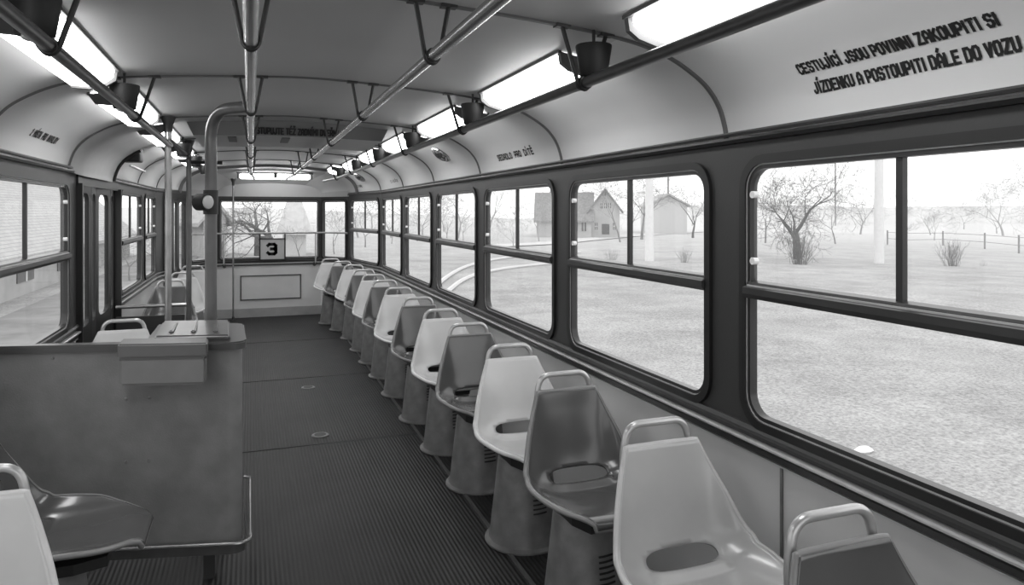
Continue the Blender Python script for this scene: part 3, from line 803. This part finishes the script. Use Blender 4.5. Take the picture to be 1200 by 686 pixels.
# ------------------------------------------------------------------ conductor booth
AX, AY, BX, BY = -.028, 2.80, -.915, 3.02
root = empty('conductor_booth', (AX, AY, 0), 0, 'dark grey hammered metal conductor booth with rounded right edge', 'booth'); o3 = root.location
dr = V((BX-AX, BY-AY, 0)).normalized(); nr = V((.03, -1, 0)).normalized()
def bp(a, d, z): p = V((AX,AY,0))+dr*a - nr*d; return V((p.x,p.y,z))-o3     # a to the left, d away from camera
W = (V((BX,BY,0))-V((AX,AY,0))).length
def outline(off, depth, rad=.06):
    c = []
    c.append((W, -off))
    for i in range(9):
        a = i/8*pi/2; c.append((rad-off*1.0 - (rad)*sin(a), -off + rad - rad*cos(a)))
    c.append((-off, depth)); return c
mb = MB(); path = outline(0, .52); 
rows = [[mb.v(bp(a, d, z)) for a, d in path] for z in (.155, .885)]
inn = [[mb.v(bp(a+(.012 if i >= 1 else 0), d+.012, z)) for i, (a, d) in enumerate(path)] for z in (.155, .885)]
for i in range(len(path)-1):
    mb.f([rows[0][i],rows[0][i+1],rows[1][i+1],rows[1][i]]); mb.f([inn[0][i],inn[1][i],inn[1][i+1],inn[0][i+1]])
    mb.f([rows[0][i],inn[0][i],inn[0][i+1],rows[0][i+1]]); mb.f([rows[1][i],rows[1][i+1],inn[1][i+1],inn[1][i]])
mb.build('panel', M_pan, root)
mb = MB()   # thin cap on the left, wide counter on the right
cap = [(W,-.016),(.0,-.016)]
cp = [(W,-.014)] + [(a, d) for a, d in outline(.014, .50)[1:-1]] + [(-.014,.44),(.01,.47),(.34,.47),(.34,.035),(W,.035)]
mb.prism(cp, lambda a,b,d: bp(a,b,d), .872, .900); bmesh.ops.bevel(mb.b, geom=[e for e in mb.b.edges if abs((e.verts[0].co-e.verts[1].co).z) < .001 and e.verts[0].co.z > .89], offset=.006, segments=2, affect='EDGES'); mb.build('countertop', M_top, root)
mb = MB(); q = outline(.028, .30); pts = [bp(a, d, .165) for a, d in q[:-1]]
pts = [bp(W,-.028,.165)]+pts[1:]+[bp(-.028,.04,.165),bp(-.028,.05,.18),bp(-.028,.055,.36),bp(-.028,.06,.375),bp(-.005,.06,.38)]
mb.tube(pts, .007, 10); mb.build('bumper_rail', M_rail, root)
mb = MB(); mb.box((-.004,-.008,.13),(0,0,.16)); 
skp = [(a, d) for a, d in outline(.012, .5)]
mb2 = MB(); rr2 = [[mb2.v(bp(a, d, z)) for a, d in skp] for z in (.120, .158)]
for i in range(len(skp)-1): mb2.f([rr2[0][i],rr2[0][i+1],rr2[1][i+1],rr2[1][i]])
mb.b.free(); mb2.build('skirt', M_railD, root)
for a, d in ((.12,.08),(.62,.08),(.12,.42)):
    mb = MB(); p = bp(a, d, 0); mb.box((p.x-.02,p.y-.02,.0),(p.x+.02,p.y+.02,.16)); mb.build('leg', M_band, root, smooth=False)
rv = MB()
for a, z in ((.33,.70),(.41,.70),(.33,.47),(.41,.47),(.33,.24),(.41,.24),(.66,.852),(.84,.852)):
    p = bp(a, -.0, z); rv.lathe([(.0065,0),(.0055,.004),(.002,.0055)], 10, Matrix.Translation(p) @ Matrix.Rotation(atan2(nr.y,nr.x),4,'Z') @ Matrix.Rotation(pi/2,4,'Y'))
tag(rv.build('rivets', M_box, root), kind=None)
# ticket box
root = empty('ticket_box', V((AX,AY,0))+dr*.33-nr*(-.05), 0, 'grey metal ticket box with a lid hung on the booth front', 'box')
def tb(a, d, z): return V((AX,AY,0))+dr*a-nr*d+V((0,0,z))-root.location
def rbox(a0,a1,d0,d1,z0,z1,nm,m,bev):
    mb = MB(); mb.prism([(a0,d0),(a1,d0),(a1,d1),(a0,d1)], lambda a,b,d: tb(a,b,d), z0, z1)
    bmesh.ops.bevel(mb.b, geom=list(mb.b.edges), offset=bev, segments=3, affect='EDGES'); return mb.build(nm, m, root)
rbox(.126,.418,-.13,-.016,.772,.872,'body',M_box,.010); rbox(.122,.422,-.134,-.012,.870,.920,'lid',mat('box_lid',.12,.4),.006)
# coin tray on counter
root = empty('coin_tray', V((AX,AY,0))+dr*.17-nr*.22+V((0,0,.90)), 0, 'sloping pale metal coin tray with three slots on the booth counter', 'coin tray')
rbox(.045,.315,.02,.42,.9005,.922,'base',M_tray,.008)
for a in (.09,.17,.25): rbox(a,a+.018,.08,.34,.920,.932,'slot_bar',M_railD,.004)
# floor discs
for y, x, lb in ((4.50,.40,'small round metal floor lid nearer the camera in the aisle'),(5.75,.42,'small round metal floor lid farther down the aisle')):
    root = empty('floor_lid', (x,y,0), 0, lb, 'floor lid')
    mb = MB(); mb.lathe([(.052,.0005),(.050,.006),(.040,.007)], 24); mb.build('ring', M_railD, root)
    mb = MB(); mb.lathe([(.036,.0065),(.034,.009)], 20); mb.build('disc', M_clamp, root)

# ------------------------------------------------------------------ outdoors
def gz(x, y):
    d = max(0, x-4) if x > 0 else max(0, -x-4)
    if x > 0:
        z = -.85 - .010*min(d, 90)
        if d > 105: z += min((d-105)*.06, 5) * (1+.18*sin(y*.021+1)+.12*sin(y*.05))
    else: z = -.85 - .002*min(d, 60)
    r = y-70
    if r > 0: z += min(r*.04, 3)*max(0, 1-max(0, x)/90)
    return z
def ray(u, v): # direction
    xc, yc = (u-600)/F, (248-v)/F
    return V((xc*CT+ST, -xc*ST+CT, yc))
def gp(u, v):
    d = ray(u, v); t = 1.5
    while t < 400:
        p = V((0,0,H))+d*t
        if p.z <= gz(p.x, p.y): return V((p.x,p.y,gz(p.x,p.y)))
        t += .05+t*.002
    return p
mb = MB()
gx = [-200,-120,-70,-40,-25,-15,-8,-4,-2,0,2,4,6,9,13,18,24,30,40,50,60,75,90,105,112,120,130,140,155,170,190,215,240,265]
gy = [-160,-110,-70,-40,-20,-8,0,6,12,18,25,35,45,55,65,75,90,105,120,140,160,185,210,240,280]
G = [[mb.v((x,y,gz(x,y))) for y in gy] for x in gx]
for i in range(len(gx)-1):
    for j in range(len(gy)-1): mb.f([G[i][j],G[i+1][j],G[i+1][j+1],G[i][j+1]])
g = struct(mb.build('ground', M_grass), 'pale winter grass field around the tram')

def tree_mesh(seed, h, spread, depth, trunk_frac, r0, lean=.1, drop_=0., n=5):
    rnd = random.Random(seed); mb = MB()
    def br(p, d, ln, r, lev):
        k = 3 if lev < 2 else 2; pts = [p]; rs = [r]; q = p.copy(); dd = d.copy()
        for i in range(k):
            dd = (dd + V((rnd.uniform(-1,1),rnd.uniform(-1,1),rnd.uniform(-.5,.7)-drop_*lev*.2))*(.13+.05*lev)).normalized()
            q = q+dd*ln/k; pts.append(q.copy()); rs.append(r*(1-.42*(i+1)/k))
        mb.tube(pts, [max(q_, .0045*h/4) for q_ in rs], n if lev < 2 else 3, caps=False)
        if lev >= depth: return
        nb = rnd.randint(3,4) if lev < 4 else 3
        for b in range(nb):
            ax = dd.cross(V((rnd.uniform(-1,1),rnd.uniform(-1,1),rnd.uniform(-1,1)))).normalized()
            an = rnd.uniform(.3,1.)*spread; nd = (Matrix.Rotation(an,3,ax) @ dd)
            base = pts[-1] if b < 2 else pts[rnd.randint(1 if lev else 2,k)]
            br(base, nd, ln*rnd.uniform(.66,.9)*(1 if lev else (1-trunk_frac)/max(.2,trunk_frac)*.62), rs[-1]*rnd.uniform(.55,.75), lev+1)
    br(V((0,0,-.1)), V((rnd.uniform(-lean,lean),rnd.uniform(-lean,lean),1)).normalized(), h*trunk_frac, r0, 0)
    zs = max(v.co.z for v in mb.b.verts)
    sc = h/zs
    for v in mb.b.verts: v.co.z *= sc; v.co.x *= sc; v.co.y *= sc
    return mb
def place_tree(u, v, hpx, seed, label, m=M_bark2, spread=.9, depth=5, tf=.35, r0=.12, lean=.1, name='bare_tree', group=None, dz=None):
    p = gp(u, v) if dz is None else V((0,0,H))+ray(u, v)*dz
    zc = p.x*ST+p.y*CT; h = hpx*zc/F
    return tag(tree_mesh(seed, h, spread, depth, tf, r0*h/5, lean).build(name, m, loc=p), label, 'tree', group)
place_tree(935, 304, 124, 3, 'large dark spreading bare tree outside the nearest right window', M_bark, 1.15, 6, .34, .30)
place_tree(812, 279, 72, 5, 'crooked bare apple tree near the right edge of the second right window', M_bark, 1.1, 5, .3, .16)
place_tree(727, 284, 98, 8, 'slim bare tree in front of the gabled house', M_bark2, .8, 5, .45, .07)
place_tree(752, 281, 100, 11, 'leaning bare tree behind the second window divider', M_bark2, .9, 5, .4, .13, .3)
place_tree(979, 286, 68, 14, 'small pale bare tree right of the large dark tree', M_bark2, .9, 5, .4, .10)
place_tree(897, 285, 72, 17, 'thin leaning bare tree left of the large dark tree', M_bark2, .7, 5, .45, .10, .3)
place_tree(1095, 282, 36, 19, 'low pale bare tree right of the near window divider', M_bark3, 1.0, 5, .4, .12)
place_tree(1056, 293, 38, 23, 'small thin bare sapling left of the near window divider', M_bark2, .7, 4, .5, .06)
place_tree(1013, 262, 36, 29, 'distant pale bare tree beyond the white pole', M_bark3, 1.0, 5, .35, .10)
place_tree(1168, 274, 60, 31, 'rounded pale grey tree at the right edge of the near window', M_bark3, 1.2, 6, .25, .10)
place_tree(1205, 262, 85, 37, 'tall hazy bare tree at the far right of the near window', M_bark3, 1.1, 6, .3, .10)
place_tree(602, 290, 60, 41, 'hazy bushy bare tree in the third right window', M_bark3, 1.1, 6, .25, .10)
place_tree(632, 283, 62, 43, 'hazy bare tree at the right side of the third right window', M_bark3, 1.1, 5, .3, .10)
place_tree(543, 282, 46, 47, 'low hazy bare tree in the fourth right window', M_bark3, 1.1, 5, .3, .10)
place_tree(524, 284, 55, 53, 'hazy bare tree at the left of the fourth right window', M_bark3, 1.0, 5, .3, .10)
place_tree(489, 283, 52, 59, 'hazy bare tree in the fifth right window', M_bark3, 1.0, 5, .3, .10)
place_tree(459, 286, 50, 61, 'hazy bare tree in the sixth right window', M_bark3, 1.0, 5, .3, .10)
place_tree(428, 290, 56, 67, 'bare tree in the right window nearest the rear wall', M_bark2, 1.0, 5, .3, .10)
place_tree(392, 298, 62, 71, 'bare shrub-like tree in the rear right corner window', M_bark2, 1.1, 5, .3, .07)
# rear window trees
place_tree(303, 300, 92, 73, 'bare tree with thick trunk left of centre in the rear window', M_bark, 1.15, 5, .42, .34, .1)
place_tree(326, 303, 88, 79, 'bare tree with a long sideways bough right of centre in the rear window', M_bark, 1.3, 5, .36, .30, .3)
place_tree(262, 303, 82, 83, 'hazy bare tree at the left of the rear window', M_bark2, 1.1, 5, .3, .10)
place_tree(352, 304, 46, 89, 'small crooked bare tree behind the route number plate side', M_bark2, .9, 4, .4, .10, .4)
# left windows
place_tree(152, 330, 80, 97, 'bare tree outside the left window behind the middle door', M_bark2, 1.1, 5, .3, .10)
place_tree(178, 322, 80, 101, 'bare tree outside the left window before the rear door', M_bark2, 1.1, 5, .3, .10)
# bushes
def bush(u, v, hpx, seed, label, n=70, wd=.55, m=M_bark2):
    p = gp(u, v); zc = p.x*ST+p.y*CT; h = hpx*zc/F; rnd = random.Random(seed); mb = MB()
    for i in range(n):
        a = rnd.uniform(0, 2*pi); rr_ = rnd.random()*wd*h*.25; x, y = rr_*cos(a), rr_*sin(a); hh = h*rnd.uniform(.4,1)
        P = [V((x,y,-.05))]; d = V((x*.9+rnd.uniform(-.12,.12)*h, y*.9+rnd.uniform(-.12,.12)*h, hh*.9)).normalized()
        for k in range(4):
            d = (d+V((rnd.uniform(-.22,.22),rnd.uniform(-.22,.22),0))).normalized(); P.append(P[-1]+d*hh/4)
        mb.tube(P, [.005*h,.004*h,.0035*h,.003*h,.002*h], 3, caps=False)
        for q in P[2:4]:
            e = (d+V((rnd.uniform(-.8,.8),rnd.uniform(-.8,.8),0))).normalized()
            mb.tube([q, q+e*h*.14, q+e*h*.2+V((0,0,.07*h))], [.003*h,.0025*h,.002*h], 3, caps=False)
    tag(mb.build('bare_bush', m, loc=p), label, 'bush')
bush(936, 310, 42, 1, 'bare twiggy bush at the foot of the large dark tree', 90, .9, M_bark)
bush(1116, 312, 36, 2, 'bare twiggy bush right of the near window divider', 70, .9)
bush(802, 308, 20, 3, 'small bare bush below the apple tree', 50, .8)
bush(716, 305, 16, 4, 'low bare bush in front of the house', 50, 1.4)
bush(1153, 312, 9, 5, 'tiny dry tuft on the near grass by the fence', 30, 1.2, M_bark3)
# hazy far trees on the slope beyond
far0 = None; rnd = random.Random(5)
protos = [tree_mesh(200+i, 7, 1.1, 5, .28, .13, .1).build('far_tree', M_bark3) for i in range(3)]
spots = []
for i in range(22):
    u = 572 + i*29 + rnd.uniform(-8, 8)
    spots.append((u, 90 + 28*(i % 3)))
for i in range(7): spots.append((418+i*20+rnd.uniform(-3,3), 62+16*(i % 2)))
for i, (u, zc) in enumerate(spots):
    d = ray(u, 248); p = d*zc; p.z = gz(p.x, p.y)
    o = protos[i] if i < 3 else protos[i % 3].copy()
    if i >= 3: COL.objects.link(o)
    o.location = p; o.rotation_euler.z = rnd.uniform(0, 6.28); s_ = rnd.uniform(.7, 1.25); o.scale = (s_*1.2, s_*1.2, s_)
    w = 'nearest' if u > 870 else 'second' if u > 665 else 'third' if u > 565 else 'fourth' if u > 512 else 'fifth' if u > 475 else 'sixth'
    spots[i] = (u, zc, w); o['category'] = 'tree'; o['group'] = 'hazy far trees on the slope'
cnt = {}
order = sorted(range(len(spots)), key=lambda i: spots[i][0]); objs = [o for o in COL.objects if o.name.startswith('far_tree')]
allf = sorted(objs, key=lambda o: (o.location.x*CT-o.location.y*ST)/(o.location.x*ST+o.location.y*CT))
for k, o in enumerate(allf):
    u = 600+F*(o.location.x*CT-o.location.y*ST)/(o.location.x*ST+o.location.y*CT)
    w = 'nearest' if u > 855 else 'second' if u > 660 else 'third' if u > 565 else 'fourth' if u > 512 else 'fifth' if u > 475 else 'sixth or seventh'
    cnt[w] = cnt.get(w, 0)+1
    o['label'] = 'faint far-off bare tree in the %s right window, %s from the left' % (w, (ordn+['fifteenth','sixteenth','seventeenth','eighteenth','nineteenth','twentieth','last'])[cnt[w]-1])

# road, tram track
def ribbon(uvs, w, name, m, label, cat, lift=.02):
    P = [gp(*q) for q in uvs]; mb = MB(); rows = []
    pts = []
    for a, b in zip(P, P[1:]):
        for k in range(8): pts.append(a+(b-a)*k/8)
    pts.append(P[-1])
    for i, p in enumerate(pts):
        t = (pts[min(i+1,len(pts)-1)]-pts[max(i-1,0)]); t.z = 0; t.normalize(); n = V((-t.y,t.x,0))
        r_ = []
        for s_ in (-1, 1):
            q = p+n*s_*w/2; r_.append(mb.v((q.x,q.y,gz(q.x,q.y)+lift)))
        rows.append(r_)
    for A, B in zip(rows, rows[1:]): mb.f([A[0],A[1],B[1],B[0]])
    return tag(mb.build(name, m, smooth=False), label, cat)
ribbon([(560,290),(640,286),(680,282),(730,277.5),(780,274),(840,270.5),(900,268)], 2.6, 'road', M_road, 'pale road passing in front of the gabled house', 'road', .06)
root = empty('tram_track', gp(560,305), 0, 'pale curved pair of tram rails in the grass outside', 'tram track')
M_ral = mat('rail_pale', .6, .5)
for uvs in ([(507,341),(524,326),(545,314),(575,306),(620,300),(680,297)], [(520,348),(540,331),(562,322),(600,315),(650,310)]):
    P = [gp(*q) for q in uvs]; P = smooth_path(P, 6, 6)
    mb = MB(); mb.tube([V((p.x,p.y,gz(p.x,p.y)+.05))-root.location for p in P], .07, 6); mb.build('rail', M_ral, root)
mb = MB(); p = gp(1012,531); mb.lathe([(.07,.0),(.09,.02),(.05,.05),(.02,.055)], 9, Matrix.Diagonal((1.2,.7,1,1))); tag(mb.build('paper_litter', M_white, loc=p), 'small white scrap of paper lying on the near grass', 'litter')
# poles outside
def opole(u, v, vtop, wpx, label, m=M_conc):
    p = gp(u, v); zc = p.x*ST+p.y*CT; h = (v-vtop)*zc/F; r = wpx*zc/F/2
    mb = MB(); mb.tube([(0,0,-.1),(0,0,h*.5),(0,0,h)], [r*1.15,r,r*.85], 12); tag(mb.build('street_pole', m, loc=p), label, 'pole')
opole(1030, 309, 100, 10, 'thick white concrete pole outside the nearest right window')
opole(761, 306, 120, 9, 'thick white concrete pole outside the second right window')
opole(979, 262, 168, 1.6, 'thin dark mast above the trees in the nearest right window', M_bark2)
opole(783, 262, 170, 2, 'thin dark mast above the second right window scenery', M_bark2)
# fence
root = empty('wire_fence', gp(1155,292), 0, 'low wire fence with wooden posts across the far field', 'fence')
fp = [(1040,287,.9),(1062,289,1),(1105,288,1),(1154,292,1),(1194,297,1),(1240,300,1)]; prev = None
for u, v, _ in fp:
    p = gp(u, v)-root.location; mb = MB(); mb.tube([p-V((0,0,.1)), p+V((0,0,1.15))], .06, 6); mb.build('post', M_wood, root)
    if prev is not None:
        for hgt in (.5, 1.0):
            mb = MB(); mb.tube([prev+V((0,0,hgt)), p+V((0,0,hgt))], .018, 4); mb.build('wire', M_wood, root)
    prev = p
# houses
def house(u, v, wpx, eave_px, ridge_px, yaw, length, label, mw=M_house, mr=M_roof, wins=True, hip=False, p=None, over=.35):
    p = p or gp(u, v); zc = p.x*ST+p.y*CT; k = zc/F; w, he, hr = wpx*k, eave_px*k, ridge_px*k; 
    d = V((p.x,p.y,0)).normalized(); rz = atan2(d.y, d.x)-pi/2+yaw
    root = empty('house', p, rz, label, 'house')
    mb = MB(); y0, y1 = 0, length
    P = [(-w/2,-.5),(w/2,-.5),(w/2,he),(0,hr-.05),(-w/2,he)] if not hip else [(-w/2,-.5),(w/2,-.5),(w/2,he),(-w/2,he)]
    mb.prism(P, lambda a,z,dd: (a,dd,z), y0, y1); mb.build('wall', mw, root, smooth=False)
    mb = MB()
    if not hip:
        sl_ = (hr-he)/(w/2)
        for sd in (-1,1):
            e = w/2+over; mb.prism([(0,hr+.02),(sd*e,hr-sl_*e+.02),(sd*e,hr-sl_*e+.2),(0,hr+.22)], lambda a,z,dd: (a,dd,z), y0-over, y1+over)
    else:
        c = [mb.v(q) for q in ((-w/2-over,y0-over,he),(w/2+over,y0-over,he),(w/2+over,y1+over,he),(-w/2-over,y1+over,he))]; t = mb.v((0,(y0+y1)/2,hr))
        for i in range(4): mb.f([c[i],c[(i+1)%4],t])
        mb.f(c[::-1])
    mb.build('roof', mr, root, smooth=False)
    return root, w, he, hr
def hbox(root, x, z, ww, hh, name, m=M_hwin, y=-.03, bars=True):
    mb = MB(); mb.box((x-ww/2,y,z),(x+ww/2,y+.06,z+hh)); o = mb.build(name, m, root, smooth=False)
    if bars:
        mb = MB(); mb.box((x-.02,y-.02,z),(x+.02,y,z+hh)); mb.box((x-ww/2,y-.02,z+hh*.5-.02),(x+ww/2,y,z+hh*.5+.02)); mb.build('glazing_bar', M_white, o, smooth=False)
h, w, he, hr = house(709, 279, 34, 34, 56, 0, 4.5, 'pale gabled house with small windows beyond the road')
for x, z, ww, hh in ((-.3*w,he*.28,.09*w,he*.24),(.32*w,he*.28,.09*w,he*.24),(-.12*w,he*1.02,.08*w,he*.18),(.02*w,he*1.02,.08*w,he*.18),(.16*w,he*1.02,.08*w,he*.18)): hbox(h, x, z, ww, hh, 'window')
hbox(h, .02*w, .12*he, .26*w, he*.36, 'gate', M_hwin, bars=False); hbox(h, 0, hr*.88, .05*w, he*.12, 'loft_window', bars=False)
hm = h
pw = gp(693, 279); pw = pw + V((pw.x, pw.y, 0)).normalized()*1.6
h2, w, he, hr = house(0, 0, 36, 22, 50, pi/2, 5.2, 'wing', M_house, M_roof, p=pw, over=.25)
for y in (.7, 1.5, 3.2):
    mb = MB(); mb.box((-w/2-.04,y-.22,he*.35),(-w/2+.02,y+.22,he*.8)); o = mb.build('window', M_hwin, h2, smooth=False)
    mb = MB(); mb.box((-w/2-.06,y-.02,he*.35),(-w/2-.04,y+.02,he*.8)); mb.build('glazing_bar', M_white, o, smooth=False)
def basis(o): return Matrix.Translation(o.location) @ o.rotation_euler.to_matrix().to_4x4()
for ch in list(h2.children):
    ch.parent = hm; ch.matrix_parent_inverse = basis(hm).inverted() @ basis(h2)
    if ch.name.startswith('wall'): ch.name = 'side_wing_wall'
    if ch.name.startswith('roof'): ch.name = 'side_wing_roof'
bpy.data.objects.remove(h2)
hm['label'] = 'pale gabled house with a long low tiled side wing beyond the road'
house(783, 275, 44, 34, 46, .2, 6, 'large faint pale building behind the second window pole', mat('hazy_wall', .55, 1.), M_roofP)  # haze over the far buildings is painted into their wall colours
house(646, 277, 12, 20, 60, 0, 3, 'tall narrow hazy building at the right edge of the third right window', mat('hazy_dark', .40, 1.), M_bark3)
house(345, 300, 26, 25, 92, 0, 2.2, 'pale house with a tall pointed roof outside the rear window', mat('hazy_wall_pale', .60, 1.), mat('hazy_roof_pale', .56, 1., var=.1, scale=4), hip=True)  # faint wall and roof colours stand in for haze
house(252, 302, 26, 46, 62, .3, 5, 'pale house at the left edge of the rear window', M_house, M_roofP)
# left house
root = empty('house', (-5.7, 26, gz(-5.7,26)), 0, 'long pale roadside house with a large tiled roof outside the left window', 'house')
mb = MB(); mb.box((-6,-14,-.5),(0,14,1.3)); mb.build('wall', mat('left_house_wall', .40, .95, var=.16, scale=1.2, bump=.2, bscale=8), root, smooth=False)
def tile_mat():
    m = bpy.data.materials.new('pale_roof_tiles'); m.use_nodes = True; nt = m.node_tree; b = nt.nodes['Principled BSDF']; b.inputs['Roughness'].default_value = .9
    tc = nt.nodes.new('ShaderNodeTexCoord'); br = nt.nodes.new('ShaderNodeTexBrick'); br.inputs['Scale'].default_value = 3
    mp = nt.nodes.new('ShaderNodeMapping'); mp.inputs['Rotation'].default_value = (0, radians(90), 0) 
    sx = nt.nodes.new('ShaderNodeSeparateXYZ'); cx = nt.nodes.new('ShaderNodeCombineXYZ')
    nt.links.new(tc.outputs['Object'], sx.inputs[0]); nt.links.new(sx.outputs['Y'], cx.inputs['X']); nt.links.new(sx.outputs['Z'], cx.inputs['Y'])
    nt.links.new(cx.outputs[0], br.inputs['Vector'])
    br.inputs['Color1'].default_value = (.40,.40,.40,1); br.inputs['Color2'].default_value = (.48,.48,.48,1); br.inputs['Mortar'].default_value = (.28,.28,.28,1)
    nt.links.new(br.outputs['Color'], b.inputs['Base Color']); return m
mb = MB(); mb.prism([(.3,1.0),(.3,1.12),(-3,4.2),(-3,4.0)], lambda a,z,d: (a,d,z), -14.4, 14.4); mb.prism([(-6.3,1.0),(-6.3,1.12),(-3,4.2),(-3,4.0)], lambda a,z,d: (a,d,z), -14.4, 14.4)
mb.build('roof', tile_mat(), root, smooth=False)
for y in (-10,-7,-3.6,.5,4.5,8.5):
    mb = MB(); mb.box((-.02,y-.75,.36),(.03,y+.75,.95)); o = mb.build('window', M_hwin, root, smooth=False)
    mb = MB(); mb.box((.03,y-.04,.36),(.05,y+.04,.95)); mb.build('glazing_bar', M_white, o, smooth=False)
mb = MB(); mb.box((-4.9,-60,-.87),(-2.4,60,-.83)); tag(mb.build('road', mat('asphalt_pale', .22, .9, var=.25, scale=1.2)), 'grey road alongside the left side of the tram', 'road')

# ------------------------------------------------------------------ world light
w = bpy.data.worlds.new('overcast'); scene.world = w; w.use_nodes = True; nt = w.node_tree
bg = nt.nodes['Background']; bg.inputs['Strength'].default_value = 1.8
tc = nt.nodes.new('ShaderNodeTexCoord'); nz = nt.nodes.new('ShaderNodeTexNoise'); nz.inputs['Scale'].default_value = 2.2; nz.inputs['Detail'].default_value = 5
rp = nt.nodes.new('ShaderNodeValToRGB'); rp.color_ramp.elements[0].position = .3; rp.color_ramp.elements[1].position = .7
rp.color_ramp.elements[0].color = (.86,.86,.86,1); rp.color_ramp.elements[1].color = (1,1,1,1)
nt.links.new(tc.outputs['Generated'], nz.inputs['Vector']); nt.links.new(nz.outputs['Fac'], rp.inputs['Fac']); nt.links.new(rp.outputs['Color'], bg.inputs['Color'])
